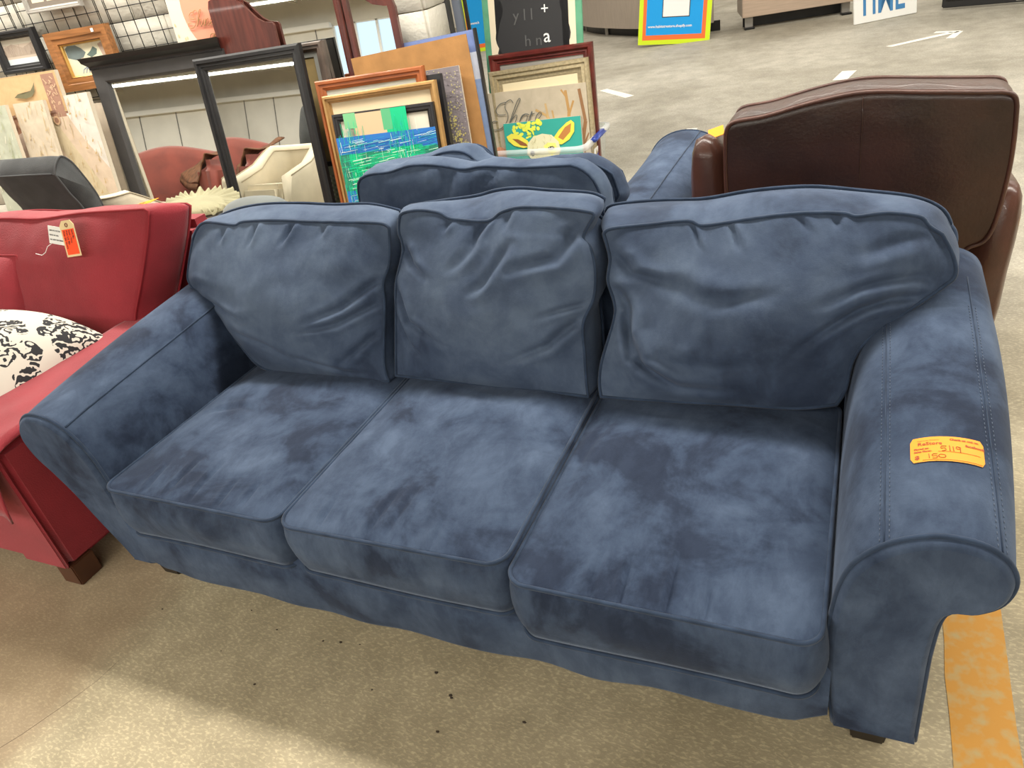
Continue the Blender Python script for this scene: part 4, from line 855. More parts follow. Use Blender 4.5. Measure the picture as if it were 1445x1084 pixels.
# stuff lying on the row: olive ruffled pillow, grey bolster, white sheet
tb=empty('side_table',(-1.85,1.5,0)); tag(tb,'low white topped table behind the red sofa, mostly hidden','table')
box('tabletop',(-1.87,1.47,.73),(.96,.46,.03),M_WHITE,tb,bev=.01)
for sx in (-2.3,-1.4):
    for sy in (1.29,1.70): box('leg',(sx,sy,.36),(.04,.04,.72),M_WHITE,tb)
box('label_sheet',(-2.10,1.58,.747),(.16,.05,.002),M_STICK,tb,bev=0)
fin_parent(tb)
rp=empty('ruffled_pillow',(-1.95,1.6,.747)); tag(rp,'olive green pillow with a gathered ruffle edge in front of the mirror','pillow')
V=[];F=[];na=220
for i in range(na):
    a=2*math.pi*i/na
    for k in range(7):
        t=k/6; rr=.5+.5*t; ruf=math.sin(a*37+2*math.sin(a*5))*.011*t+math.sin(a*13+t*2)*.006*t
        V.append((-1.95+.25*rr*math.cos(a),1.60+.13*rr*math.sin(a)+ruf*.5,.79+.02*(1-t)*1+ruf+.035*t*(math.sin(a)>0)*math.sin(a)))
        if k:
            i2=(i+1)%na; F.append([i*7+k-1,i*7+k,i2*7+k,i2*7+k-1])
V.append((-1.95,1.60,.825)); F+=[[i*7,((i+1)%na)*7,len(V)-1] for i in range(na)]
for i in range(na): pass
o=mk('ruffle',V,F,M_OLIVE,rp); fix(o); sd=o.modifiers.new('s','SOLIDIFY'); sd.thickness=.008
V=[];F=[]
bm=bmesh.new(); bmesh.ops.create_uvsphere(bm,u_segments=24,v_segments=14,radius=1)
for v in bm.verts: v.co=Vector((-1.95+v.co.x*.21,1.58+v.co.y*.12,.785+v.co.z*.038))
me=bpy.data.meshes.new('pillow_body'); bm.to_mesh(me); bm.free(); link('pillow_body',me,M_OLIVE,rp)
fin_parent(rp)
gb=empty('bolster',(-1.46,1.46,.747)); tag(gb,'grey green rounded bolster cushion below the right black mirror','cushion')
bm=bmesh.new(); bmesh.ops.create_uvsphere(bm,u_segments=28,v_segments=16,radius=1)
for v in bm.verts: v.co=Vector((-1.47+math.copysign(abs(v.co.x)**.8,v.co.x)*.17,1.47+v.co.y*.10,.800+v.co.z*.056))
me=bpy.data.meshes.new('cushion_body'); bm.to_mesh(me); bm.free(); link('cushion_body',me,M_SAGE,gb); fin_parent(gb)
os_=empty('orange_tag',(-2.38,1.66,.775),(0,R(-8),R(10))); tag(os_,'orange sticker beside the olive ruffled pillow','sticker'); 
box('label_sheet',(0,0,.012),(.13,.07,.002),M_STICK,os_,bev=0); text('lettering','75.00',.022,M_INK,os_,LOCM(-.05,0,0)@Matrix.Rotation(0,4,'X') if False else Matrix.Translation((-.045,-.01,.0145)))

# ================================================================== WALL DISPLAY
def to_wall(s,d,z): return WO+WD*s+WN*d+Vector((0,0,z))
gx=[-3.45+0.0,]
for k,(s0,s1) in enumerate([(-1.50,-.845),(-.785,-.125),(-.065,.60),(-2.22,-1.56)]):
    e=empty('gridwall_panel',to_wall((s0+s1)/2,.05,1.15),(0,0,WA)); tag(e,['black wire grid panel behind the black and oak framed pictures','black wire grid panel between oak frame and pink canvas','black wire grid panel behind the pink canvas','black wire grid panel at the left edge of the photo'][k],'grid panel','wire grid panels')
    W=s1-s0; pp=[]
    nv=8
    for i in range(nv): x=-W/2+W*i/(nv-1); pp.append([(x,0,0),(x,0,1.9)])
    for i in (0,nv-1):
        x=(-W/2+W*i/(nv-1)); pp.append([(x+(.012 if i==0 else -.012),0,0),(x+(.012 if i==0 else -.012),0,1.9)])
    for j in range(23): z=j*.0853; pp.append([(-W/2,.005,z),(W/2,.005,z)])
    o=tubes('wire_mesh',pp,.0030,M_WIRE,e,k=5); o['kind']='stuff'

# hanging: silver multi photo frame
e,W,H=item('silver_multi','framed_picture','silver collage frame with small cream photos at the top left edge','picture frame')
mitre('frame',-W/2,W/2,0,H,prof(.03,.03),M_SILVER,e); box('backing',(0,-.004,H/2),(W-.02,.006,H-.02),M_CHAR,e,bev=0)
pol=[((.20,.17,.14),rect(-W/2+.03,W/2-.03,.03,H-.03))]
for i in range(3):
    for j in range(2):
        x=-W/2+.06+i*.125; z=.06+j*.13; pol.append(((.78,.70,.50),rect(x,x+.10,z,z+.11))); pol.append(((.40,.32,.22),ell(x+.05,z+.055,.025,.035,10)))
printm('collage',e,pol,y0=-.008)
e,W,H=item('black_hang','framed_picture','black framed river sketch hanging on the grid at far left','picture frame')
mitre('frame',-W/2,W/2,0,H,prof(.055,.05),M_BLACKS,e); box('backing',(0,-.01,H/2),(W-.04,.006,H-.04),M_CHAR,e,bev=0)
x0,x1,z0,z1=-W/2+.055,W/2-.055,.055,H-.055
pol=[((.56,.47,.38),rect(x0,x1,z0,z1)),((.63,.60,.50),rect(x0,x1,z1-.035,z1)),((.42,.34,.27),[(x0,z0+.05),(x0,z1-.05),(x0+.08,z1-.03),(x0+.17,z1-.06),(x1,z1-.03),(x1,z0+.05)]),((.62,.68,.70),rect(x0,x1,z0,z0+.035))]
for i in range(30):
    x=rnd.uniform(x0,x1); z=rnd.uniform(z0+.05,z1-.06); pol+=stroke([(x,z),(x+rnd.uniform(-.01,.01),z+rnd.uniform(.02,.05))],.003,(.50,.42,.34) if i%2 else (.34,.27,.22))
printm('sketch',e,pol,y0=-.014)
e,W,H=item('wood_hang','framed_picture','wide oak framed bird picture hanging beside the dresser mirror','picture frame')
mitre('frame',-W/2,W/2,0,H,prof(.085,.055,[(0,1),(.1,1),(.5,.9),(.55,.8),(.9,.75),(.92,.5),(1,.5)]),M_OAK,e); mitre('gold_lip',-W/2+.083,W/2-.083,.083,H-.083,[(0,-.01),(0,-.032),(.009,-.026),(.009,-.01)],M_GOLDEDGE,e)
box('backing',(0,-.008,H/2),(W-.1,.006,H-.1),M_CHAR,e,bev=0)
x0,x1,z0,z1=-W/2+.09,W/2-.09,.09,H-.09; ww,hh=x1-x0,z1-z0; fx=lambda u,v:(x0+u*ww,z0+v*hh)
pol=[((.74,.70,.52),rect(x0,x1,z0,z1)),((.15,.19,.19),[fx(*p) for p in [(.02,.9),(.02,.6),(.2,.5),(.4,.55),(.5,.7),(.42,.85),(.3,.97),(.1,.98)]]),((.12,.17,.15),[fx(*p) for p in [(.5,.62),(.6,.52),(.75,.6),(.8,.75),(.72,.85),(.62,.72)]]),((.55,.38,.28),[fx(*p) for p in [(.35,.55),(.5,.5),(.6,.45),(.55,.3),(.4,.2),(.35,.4)]]),((.50,.36,.28),[fx(*p) for p in [(.85,.9),(.95,.95),(.98,.5),(.9,.4)]])]
for k in range(4): pol+=stroke([fx(.25+.08*k,.05),fx(.3+.08*k,.18),fx(.42+.08*k,.25)],.006,(.20,.27,.36))
printm('bird_picture',e,pol,M_PRINTS,y0=-.012)
box('price_dot',(W/2-.10,-.058,H-.025),(.02,.003,.022),M_WHITE,e,bev=0)
e,W,H=item('shine','canvas','white canvas with a pink circle and cursive word Shine on the wall','canvas')
box('canvas_body',(0,-.016,H/2),(W,.032,H),M_CANVEDGE,e,bev=.003)
pol=[((.70,.63,.52),rect(-W/2+.001,W/2-.001,.001,H-.001)),((.80,.31,.20),ell(.03,H*.47,.165,.235,32,.1))]
for i in range(46):
    x=rnd.uniform(-W/2+.01,W/2-.01); z=rnd.uniform(.01,H-.01)
    if ((x-.03)/.18)**2+((z-H*.47)/.25)**2>1: pol.append(((.72,.52,.30),ell(x,z,.007,.011,8)))
printm('painted_dots',e,pol,y0=-.033)
GSC=pm('gold_script',(.42,.24,.10),.6)
script_word('Shine',e,-.10,-.0345-.008,.10,.075,.0022,GSC); script_word('on',e,.02,-.0345-.008,.02,.06,.0022,GSC)

# leaning canvases at left
def canvas(key,name,label,cat,th,col,polf=None,group=None,mat=M_PRINTS):
    e,W,H=item(key,name,label,cat,group); box('canvas_body',(0,th/2,H/2),(W,th,H),M_CANVEDGE,e,bev=.003)
    pol=[(col,rect(-W/2+.001,W/2-.001,.001,H-.001))]
    if polf: pol+=polf(W,H)
    printm('painting',e,pol,mat); return e,W,H
def birdf(W,H):
    p=[]; p.append(((.30,.16,.10),rect(-W/2,W/2,0,H-.26)))
    p.append(((.62,.42,.22),rect(-W/2+.01,W/2-.02,H-.26,H-.01)))
    p.append(((.36,.20,.14),rect(W/2-.13,W/2-.02,H-.30,H-.015)))
    for i in range(26):
        x=W/2-.075+rnd.uniform(-.04,.04); z=H-.14+rnd.uniform(-.12,.10); p+=stroke([(x,z),(x+rnd.uniform(-.02,.02),z+.02)],.006,(.66,.46,.30))
    for i in range(9): x=-W/2+.05+.06*i; p+=stroke([(x,H-.255),(x+.045,H-.25)],.014,(.25,.14,.10))
    for i in range(7): p.append(((.55,.36,.22),ell(-W/2+.08+.08*i,H-.31,.03,.03,12))); p.append(((.30,.16,.10),ell(-W/2+.08+.08*i,H-.31,.018,.018,10)))
    bx=.03
    p.append(((.16,.15,.08),[(bx-.10,H-.135),(bx,H-.15),(bx+.06,H-.14),(bx+.09,H-.115),(bx+.115,H-.055),(bx+.095,H-.075),(bx+.06,H-.105),(bx,H-.12),(bx-.06,H-.115)]))
    return p
canvas('bird_canvas','canvas','brown and gold canvas with a flying bird silhouette above scroll borders','canvas',.035,(.55,.36,.18),birdf)
def botf(cols,n,seed):
    def f(W,H):
        r=random.Random(seed); p=[]
        for i in range(n):
            x=r.uniform(-W/2+.02,W/2-.02); z=r.uniform(H*.45,H-.03); c=cols[i%len(cols)]; L=r.uniform(.02,.09); a=r.uniform(-.5,.5)+1.2
            p+=stroke([(x,z),(x+math.cos(a)*L*.4,z+math.sin(a)*L)],r.uniform(.002,.006),c)
            if i%3==0: p.append((c,ell(x,z,.012,.006,8,r.uniform(0,3))))
        return [(c,[(min(max(a,-W/2+.002),W/2-.002),min(max(b2,.002),H-.002)) for a,b2 in P]) for c,P in p]
    return f
canvas('canvas_D','canvas','pale green washed canvas at the left edge of the leaning row','canvas',.03,(.50,.53,.42),botf([(.42,.45,.30),(.55,.55,.38),(.76,.72,.6)],60,1))
canvas('canvas_B','canvas','off-white canvas with faint tan brush marks left of the wide botanical canvas','canvas',.03,(.60,.52,.40),botf([(.52,.40,.22),(.62,.50,.32)],50,2))
canvas('canvas_A','canvas','wide cream canvas with faint diagonal botanical strokes behind the charcoal sofa','canvas',.035,(.60,.48,.36),lambda W,H: [((.56,.47,.31),[(-W/2+.002,H-.002),(-W/2+.10,H-.002),(W/2-.03,H-.75),(W/2-.10,H-.9)]),((.64,.60,.54),[(-.02,H-.002),(W/2-.002,H-.002),(W/2-.002,H-.5),(.12,H-.3)])]+botf([(.50,.36,.18),(.60,.46,.26),(.45,.36,.22)],70,3)(W,H))
canvas('canvas_E','canvas','plain narrow cream canvas edge right beside the dresser mirror','canvas',.02,(.62,.53,.42))
# triangular sliver: a turned canvas between A and B
e=empty('canvas',(-4.03,2.33,.0),(-.18,R(-16),WA)); tag(e,'cream canvas with pinkish scroll strokes turned askew between two others','canvas')
e.location=(-4.02,2.405,.06); box('canvas_body',(0,.0,.52),(.30,.02,1.04),M_CANVEDGE,e,bev=.003)
printm('painting',e,[((.62,.49,.40),rect(-.149,.149,.001,1.039))]+botf([(.58,.42,.32),(.50,.34,.26)],40,5)(.30,1.04),M_PRINTS,y0=-.0105)

# dresser mirror M1
e,W,H=item('M1','dresser_mirror','large charcoal dresser mirror with a black crown moulding, left of the two','mirror')
g1=ITEMS['M1glass']; fwL=.10
mitre('frame',-W/2,W/2,0,H,[(0,0),(0,-.035),(.085,-.035),(.095,-.028),(.103,-.012),(.103,0)],M_CHAR,e)
# crown
V=[];F=[]
cp=[(0,-.0,0),(0,-.045,0),(0,-.05,.02),(0,-.085,.045),(0,-.09,.06),(0,-.10,.075),(0,0,.075)]
V=[];n=len(cp)
for s in (-1,1):
    for (_,y,z) in cp: V.append((s*(W/2-.01+(-y-.035)*.55),y,H-.01+z))
F=[[k,(k+1)%n,n+(k+1)%n,n+k] for k in range(n)]+[list(range(n)),[n+k for k in range(n)][::-1]]
o=mk('crown_moulding',V,F,M_BLACK,e); fix(o); sharp(o,25)
for i in range(58): 
    pass
V=[];F=[]
for i in range(75):
    x=-W/2+.005+i*(W-.01)/74; k=len(V)
    for dx in (-.0035,.0035):
        for dy,dz in ((-.036,-.002),(-.048,-.002),(-.048,.010),(-.036,.010)): V.append((x+dx,dy,H-.008+dz))
    F+=[[k,k+1,k+2,k+3][::-1],[k+4,k+5,k+6,k+7],[k,k+4,k+5,k+1],[k+1,k+5,k+6,k+2],[k+2,k+6,k+7,k+3],[k+3,k+7,k+4,k]]
o=mk('dentil_row',V,F,M_BLACK,e,False); o['kind']='stuff'
box('mirror_glass',(0,-.006,H/2),(W-.18,.006,H-.18),M_MIRROR,e,bev=0); box('backing',(0,.004,H/2),(W-.02,.006,H-.02),M_CHAR,e,bev=0)
e,W,H=item('M2','wall_mirror','black stepped frame mirror standing in front of the dresser mirror','mirror')
mitre('frame',-W/2,W/2,0,H,[(0,0),(0,-.03),(.012,-.04),(.03,-.04),(.034,-.030),(.05,-.034),(.056,-.024),(.07,-.024),(.076,-.012),(.076,0)],M_BLACK,e)
box('mirror_glass',(0,-.006,H/2),(W-.12,.006,H-.12),M_MIRROR,e,bev=0); box('backing',(0,.004,H/2),(W-.02,.006,H-.02),M_CHAR,e,bev=0)
# frames behind it
e,W,H=item('brown_F1','framed_picture','taupe brown frame with grey inner lip peeking out behind the black mirror','picture frame')
mitre('frame',-W/2,W/2,0,H,prof(.055,.05),M_TAUPE,e); mitre('inner_lip',-W/2+.054,W/2-.054,.054,H-.054,[(0,-.005),(0,-.024),(.03,-.018),(.03,-.005)],pm('grey_lip',(.20,.20,.18),.5),e); box('backing',(0,-.008,H/2),(W-.1,.008,H-.1),pm('dark_gold_panel',(.17,.12,.045),.6,var=.2),e,bev=0)
e,W,H=item('slat_F2','slatted_crate_panel','narrow light wood slatted panel between black mirror and cherry mirror','panel')
box('backing_sheet',(0,.012,H/2),(W,.012,H),M_KRAFT,e,bev=0)
k=0
z=H-.03
while z>.5: box('slat',(0,-.006,z-.03),(W-.02,.014,.055),M_BOARD,e,bev=.002,seg=1); z-=.066
for s in (-1,1): box('edge_rail',(s*(W/2-.006),-.018,H/2),(.012,.018,H),M_CANVEDGE,e,bev=.002)
# cherry tri-fold vanity mirror
e=empty('vanity_mirror',ITEMS['vanity_C']['loc'],(-.087,0,WA)); tag(e,'cherry wood three part vanity mirror with shaped wings, above the black mirror','mirror')
W=.66; 
box('base_shelf',(.12,.04,-.02),(1.6,.16,.05),M_CHERRY,e)
mitre('frame',-.36,.345,0,1.32,prof(.05,.03),M_CHERRY,e); box('mirror_glass',(-.01,-.008,.66),(.62,.006,1.23),M_MIRROR,e,bev=0)
def wing(mirr,ox,ang,name,w_=.33,flip=1,back=False):
    """one shaped wing hinged at ox"""
    out=catmull([Vector(p) for p in [(0,0,1.32),(0.02,0,1.32)]],1)
    top=[(0,1.20),(.03,1.19),(.08,1.14),(.12,1.07),(.16,1.01),(.21,.975),(.27,.96),(.30,.955),(.32,.94),(w_,.90)]
    P=[(0,0)]+[(w_,0)]+[(x,z) for x,z in top[::-1]]
    cx,cz=w_/2,.55
    r=empty(name) if False else None
    n=len(P); M=Matrix.Translation((ox,-.0,0))@Matrix.Rotation(ang,4,'Z')@Matrix.Scale(flip,4,(1,0,0))
    def ins(d): 
        o2=[]
        for i,(x,z) in enumerate(P):
            a=Vector((P[i-1][0]-x,P[i-1][1]-z)); b2=Vector((P[(i+1)%n][0]-x,P[(i+1)%n][1]-z)); a.normalize(); b2.normalize(); t=(b2-a).normalized(); nn=Vector((-t.y,t.x)); o2.append((x+nn.x*d,z+nn.y*d))
        return o2
    I=ins(.045); V=[];F=[]
    for (A,y) in ((P,.0),(P,-.03),(I,-.03),(I,-.008)): V+=[M@Vector((x,y,z)) for x,z in A]
    for a in range(3):
        for i in range(n): F.append([a*n+i,a*n+(i+1)%n,(a+1)*n+(i+1)%n,(a+1)*n+i])
    F.append(list(range(n)))
    o=mk('wing_frame',V,F,M_CHERRY,e); fix(o); sharp(o,30)
    V=[M@Vector((x,-.010,z)) for x,z in I]; o=mk('wing_glass',V,[list(range(n))],M_MIRROR,e,False); return o
wing(True,.36,R(0),'wing')
# left wing folded in front, back of the wood showing
def wing_board():
    P=[(-.54,0),(-.115,0),(-.115,.915),(-.125,.93),(-.18,.94),(-.22,.965),(-.26,1.01),(-.30,1.06),(-.34,1.085),(-.39,1.09),(-.40,1.10),(-.46,1.12),(-.525,1.10),(-.54,1.06)]
    V=[(x,y,z) for y in (-.033,-.055) for x,z in P]; n=len(P)
    F=[list(range(n)),[n+i for i in range(n)][::-1]]+[[i,(i+1)%n,n+(i+1)%n,n+i] for i in range(n)]
    o=mk('wing_board',V,F,M_CHERRY,e); fix(o); sharp(o,30)
wing_board()
# boards and frames to the right
e,W,H=item('blue_painting','painting','tall blue and white painting with a thin black side strip behind the hardboard','painting')
box('canvas_body',(0,.012,H/2),(W,.024,H),pm('blue_edge',(.10,.12,.25),.6),e,bev=.002)
pol=[((.16,.22,.45),rect(-W/2+.001,W/2-.001,.001,H-.001)),((.62,.66,.78),rect(W/2-.07,W/2-.004,H-.27,H-.12)),((.28,.38,.62),rect(W/2-.07,W/2-.004,H-.75,H-.27)),((.60,.10,.08),rect(W/2-.07,W/2-.004,H-.83,H-.77)),((.40,.55,.62),rect(W/2-.07,W/2-.004,H-1.0,H-.83)),((.6,.1,.06),rect(W/2-.07,W/2-.004,.1,.16))]
printm('painting',e,pol,M_PRINTS); box('edge_strip',(W/2+.006,.004,H/2),(.014,.04,H+.01),M_BLACK,e,bev=.002)
e,W,H=item('board','hardboard_panel','plain tan hardboard sheet leaning in front of the blue painting','board')
box('sheet',(0,.003,H/2),(W,.006,H),M_BOARD,e,bev=0)
def sparkle(W,H):
    r=random.Random(4); p=[((.13,.10,.10),rect(-W/2,W/2,0,H*.55))]
    for i in range(260):
        x=r.uniform(-W/2+.004,W/2-.008); z=r.uniform(H*.55,H-.01); p.append((((.34,.29,.30),(.20,.17,.18),(.42,.38,.22))[i%3],ell(x,z,.0045,.004,6)))
    for i in range(120):
        t=r.random(); x=-.02+t*.10+r.gauss(0,.02); z=H-.12-t*.42+r.gauss(0,.05); x=max(-W/2+.005,min(W/2-.01,x)); p.append(((.52,.45,.16),ell(x,z,r.uniform(.003,.008),r.uniform(.003,.009),6)))
    return p
canvas('glitter','canvas','dark glitter canvas with yellow speckles between tan board and gold frame','canvas',.02,(.22,.19,.20),sparkle)
e,W,H=item('blackbox','shadow_box','black box frame edge just behind the gold frame','frame')
mitre('frame',-W/2,W/2,0,H,prof(.03,.05,[(0,1),(1,1)]),M_BLACKS,e); box('backing',(0,-.006,H/2),(W-.04,.008,H-.04),M_BLACK,e,bev=0)
e,W,H=item('orange','framed_picture','orange stained wood frame with grey mat, behind the gold frame','picture frame')
mitre('frame',-W/2,W/2,0,H,prof(.06,.04),M_ORANGE,e); box('mat_board',(0,-.012,H/2),(W-.10,.006,H-.10),pm('grey_mat',(.46,.46,.40),.7,var=.15,scale=5,stretch=(1,1,14)),e,bev=0)
e,W,H=item('gold','framed_picture','gold wood frame with a cream mat behind the green and blue picture','picture frame')
mitre('frame',-W/2,W/2,0,H,prof(.045,.045,[(0,.8),(.15,1),(.4,1),(.5,.75),(.75,.7),(.8,.45),(1,.4)]),M_GOLD,e); box('mat_board',(0,-.012,H/2),(W-.07,.006,H-.07),M_MANILA if False else pm('cream_mat',(.76,.62,.40),.7),e,bev=0)
e,W,H=item('abstract','framed_picture','black framed picture painted with green and blue brush bands, in the gold frame','picture frame')
mitre('frame',-W/2,W/2,0,H,prof(.045,.03),M_BLACKS,e); box('backing',(0,-.006,H/2),(W-.06,.006,H-.06),pm('cream_sheet',(.70,.66,.54),.7),e,bev=0)
r=random.Random(11); pol=[]
zt=H-.08
x0,x1=-W/2+.045,W/2-.045
pol.append(((.62,.46,.28),rect(-.19,.16,H-.15,H-.01))); pol.append(((.10,.08,.08),rect(-.16,.06,H-.23,H-.17))); 
G=(.0,.50,.22); GD=(.02,.22,.14); BL=(.02,.16,.50); CY=(.02,.42,.50); WH=(.70,.85,.72)
pol.append(((.18,.50,.24),rect(-W/2+.08,-.17,H-.09,H-.003))); pol.append((G,rect(.02,.16,H-.20,H-.003)))
pol.append(((.10,.42,.20),rect(.0,.06,H-.12,H-.003)))
pol.append((BL,rect(-W/2+.005,W/2-.005,H-.235,H-.135)))
pol.append((GD,rect(-W/2+.005,W/2-.005,H-.47,H-.235)))
pol.append(((.01,.40,.20),rect(-.13,W/2-.09,H-.44,H-.25)))
pol.append((BL,rect(-W/2+.005,W/2-.005,H-.55,H-.45)))
pol.append((G,rect(-W/2+.07,-.17,.02,H-.235))); pol.append((G,rect(.02,W/2-.10,H-.40,H-.22)))
pol.append(((.02,.55,.28),rect(-W/2+.10,-.20,.02,H-.50)))
NG=(.0,.66,.30)
for i in range(900):
    band=r.random()
    if band<.5:
        x=r.uniform(-W/2+.01,W/2-.06); z=r.uniform(H-.54,H-.16); L=r.uniform(.03,.16); z2=z-.0
        c=((BL,BL,WH,CY) if (z>H-.235 or z<H-.45) else (G,GD,NG,WH,G,GD))[r.randrange(4)]; pol+=stroke([(x,z),(min(x+L,W/2-.005),z+L*.10)],r.uniform(.0012,.0035),c)
    else:
        cx=-.225 if r.random()<.5 else .11; x=cx+r.gauss(0,.05); z=r.uniform(H-.60,H-.12); L=r.uniform(.02,.09); c=(G,WH,NG,CY,NG,G)[r.randrange(6)]; x=max(-W/2+.01,min(W/2-.01,x)); pol+=stroke([(x,z),(x+r.uniform(-.004,.004),min(z+L,H-.004))],r.uniform(.0010,.0026),c)
printm('brush_bands',e,pol,y0=-.032,off=.0004,mat=M_PRINT,cap=.015)
e,W,H=item('low_pic','picture','small grey green patterned picture low between mirror and orange frame','picture')
box('frame_board',(0,.01,H/2),(W,.02,H),M_BLACK,e,bev=.002); printm('pattern',e,[((.24,.26,.17),rect(-W/2+.01,W/2,.01,H-.03))]+[(((.45,.42,.34),(.14,.13,.1))[i%2],rect(-W/2+.015+(i%6)*.022,-W/2+.028+(i%6)*.022,H-.10-(i//6)*.03,H-.085-(i//6)*.03)) for i in range(54)])

# ---- items in the tote
tot=empty('storage_tote',(-1.02,3.96,0)); tag(tot,'clear plastic storage tote with a blue handle holding framed pictures','tote')
m,t,b=nt('clear_plastic'); b.inputs['Base Color'].default_value=(.88,.90,.90,1); b.inputs['Roughness'].default_value=.25; b.inputs['Alpha'].default_value=.26; M_CLEAR=m
m,t,b=nt('clear_plastic_rim'); b.inputs['Base Color'].default_value=(.86,.88,.90,1); b.inputs['Roughness'].default_value=.25; b.inputs['Alpha'].default_value=.5; M_RIM=m
tx0,tx1,ty0,ty1=-1.42,-.65,3.66,4.28
def ringrect(x0,x1,y0,y1,r,z,n=5):
    out=[]
    for (cx,cy,a0) in ((x1-r,y0+r,-math.pi/2),(x1-r,y1-r,0),(x0+r,y1-r,math.pi/2),(x0+r,y0+r,math.pi)):
        for k in range(n+1): a=a0+math.pi/2*k/n; out.append(Vector((cx+r*math.cos(a),cy+r*math.sin(a),z)))
    return out
def loft(rs,cap0=True,cap1=False):
    V=[];F=[];n=len(rs[0])
    for r_ in rs: V+=r_
    for q in range(len(rs)-1):
        for i in range(n): F.append([q*n+i,q*n+(i+1)%n,(q+1)*n+(i+1)%n,(q+1)*n+i])
    if cap0: F.append(list(range(n)))
    if cap1: F.append([(len(rs)-1)*n+i for i in range(n)])
    return V,F
V,F=loft([ringrect(tx0+.06,tx1-.06,ty0+.05,ty1-.05,.06,.006),ringrect(tx0+.02,tx1-.02,ty0+.02,ty1-.02,.06,.35)]); fix(mk('tub',V,F,M_CLEAR,tot))
V,F=loft([ringrect(tx0+.02,tx1-.02,ty0+.02,ty1-.02,.06,.35),ringrect(tx0-.005,tx1+.005,ty0-.005,ty1+.005,.07,.352),ringrect(tx0-.005,tx1+.005,ty0-.005,ty1+.005,.07,.385),ringrect(tx0+.022,tx1-.022,ty0+.022,ty1-.022,.06,.388)],False); fix(mk('rim',V,F,M_RIM,tot))
box('handle',(tx1+.012,3.93,.385),(.05,.24,.035),M_BLUEPL,tot,bev=.014,seg=3)
box('handle',(tx0-.012,3.93,.385),(.05,.24,.035),M_BLUEPL,tot,bev=.014,seg=3)
box('product_label',(tx1-.012,3.93,.25),(.003,.13,.12),M_WHITE,tot,bev=0,rot=(0,R(5),0)); box('label_print',(tx1-.009,3.93,.235),(.003,.09,.06),M_BLUEPL,tot,bev=0,rot=(0,R(5),0))
fin_parent(tot)
e,W,H=item('chalk','chalkboard','chalkboard sign with a black scalloped field on a cream and green frame','sign')
box('board',(0,.010,H/2),(W,.02,H),pm('green_frame_paint',(.10,.32,.19),.6,var=.15),e,bev=.003)
sc=[]; nS=40
hw=W/2-.115
right=[]
for k in range(nS+1):
    z=.20+(H-.22)*k/nS; s=(k/nS*3.6)%1; d=.034*math.sin(2*math.pi*s)+(.03 if s>.93 else 0); right.append((hw+d,z))
pol=[((.78,.68,.50),rect(-W/2+.045,W/2-.045,.02,H-.002)),((.022,.022,.024),right+[(-x,z) for x,z in right[::-1]])]
printm('painted_panel',e,pol,y0=-.0)
M_CH=pm('chalk',(.8,.8,.78),.9); M_CHF=pm('faint_chalk',(.10,.10,.10),.9)
text('lettering','+',.10,M_CH,e,LOCM(.065,-.004,H-.375)); text('lettering','a',.12,M_CH,e,LOCM(.075,-.004,H-.545),bold=.0005); text('lettering','y l l',.10,M_CHF,e,LOCM(-.13,-.004,H-.40)); text('lettering','h n',.10,M_CHF,e,LOCM(-.06,-.004,H-.56))
e,W,H=item('mahog','framed_picture','glossy dark red mahogany frame, tallest frame in the tote','picture frame')
mitre('frame',-W/2,W/2,0,H,prof(.07,.05,[(0,.7),(.15,1),(.4,.95),(.6,.6),(.75,.6),(.8,.45),(1,.4)]),M_MAHOG,e); box('backing',(0,-.008,H/2),(W-.1,.008,H-.1),M_SILVER,e,bev=0)
e,W,H=item('silverframe','framed_picture','antique silver and gold stepped frame standing in the tote','picture frame')
mitre('frame',-W/2,W/2,0,H,prof(.085,.045,[(0,.7),(.1,1),(.3,1),(.36,.75),(.62,.8),(.68,.5),(.95,.4),(1,.35)]),M_SILVGOLD,e); box('mat_board',(0,-.008,H/2),(W-.12,.008,H-.12),pm('ivory_mat',(.74,.64,.42),.7),e,bev=0)
def shoref(W,H):
    p=[]
    C1=(.45,.26,.09); C2=(.28,.14,.06)
    def br(P,w,c):
        q=[(-W/2+W*u,H-H*v) for u,v in P]
        for k in range(len(q)-1): p.extend(stroke([q[k],q[k+1]],w*(1-.5*k/len(q)),c))
    br([(.74,.62),(.80,.45),(.82,.25),(.80,.05)],.026,C1); br([(.81,.3),(.87,.15)],.014,C1); br([(.81,.12),(.76,.04)],.012,C1)
    br([(.76,.45),(.66,.36),(.60,.26),(.50,.20)],.022,(.52,.34,.14)); br([(.62,.3),(.60,.15)],.014,(.55,.38,.18)); br([(.68,.36),(.66,.22)],.012,(.52,.34,.14))
    br([(.95,.9),(.93,.55),(.97,.35),(.93,.05)],.028,C2); br([(.94,.45),(.88,.30)],.016,C2); br([(.95,.55),(1.0,.46)],.014,C2)
    p.append(((.62,.28,.16),ell(-W/2+.075,H*.36,.065,.085,20)))
    for k in range(7): a=R(50+14*k); p.extend(stroke([(-W/2+.075,H*.27),(-W/2+.075+.08*math.cos(a),H*.27+.14*math.sin(a))],.003,(.50,.20,.12)))
    p.append(((.76,.64,.34),ell(-.02,H*.56,.17,.075,24))); p+=stroke([(-.02+.17*math.cos(a),H*.56+.075*math.sin(a)) for a in [math.pi*k/16 for k in range(17)]],.008,(.30,.18,.08)); p+=stroke([(-.03,H*.67),(-.03,H*.58)],.012,(.25,.15,.07))
    return [(c,[(min(max(a,-W/2+.002),W/2-.002),min(max(b2,.002),H-.002)) for a,b2 in P]) for c,P in p]
e,W,H=canvas('shore','canvas','beige canvas with script word Shore, branches and a shell, standing in the tote','canvas',.03,(.50,.43,.32),shoref)
script_word('Shore',e,-W/2+.06,-.011,H-.235,.145,.0026,pm('script_ink',(.12,.13,.12),.7))
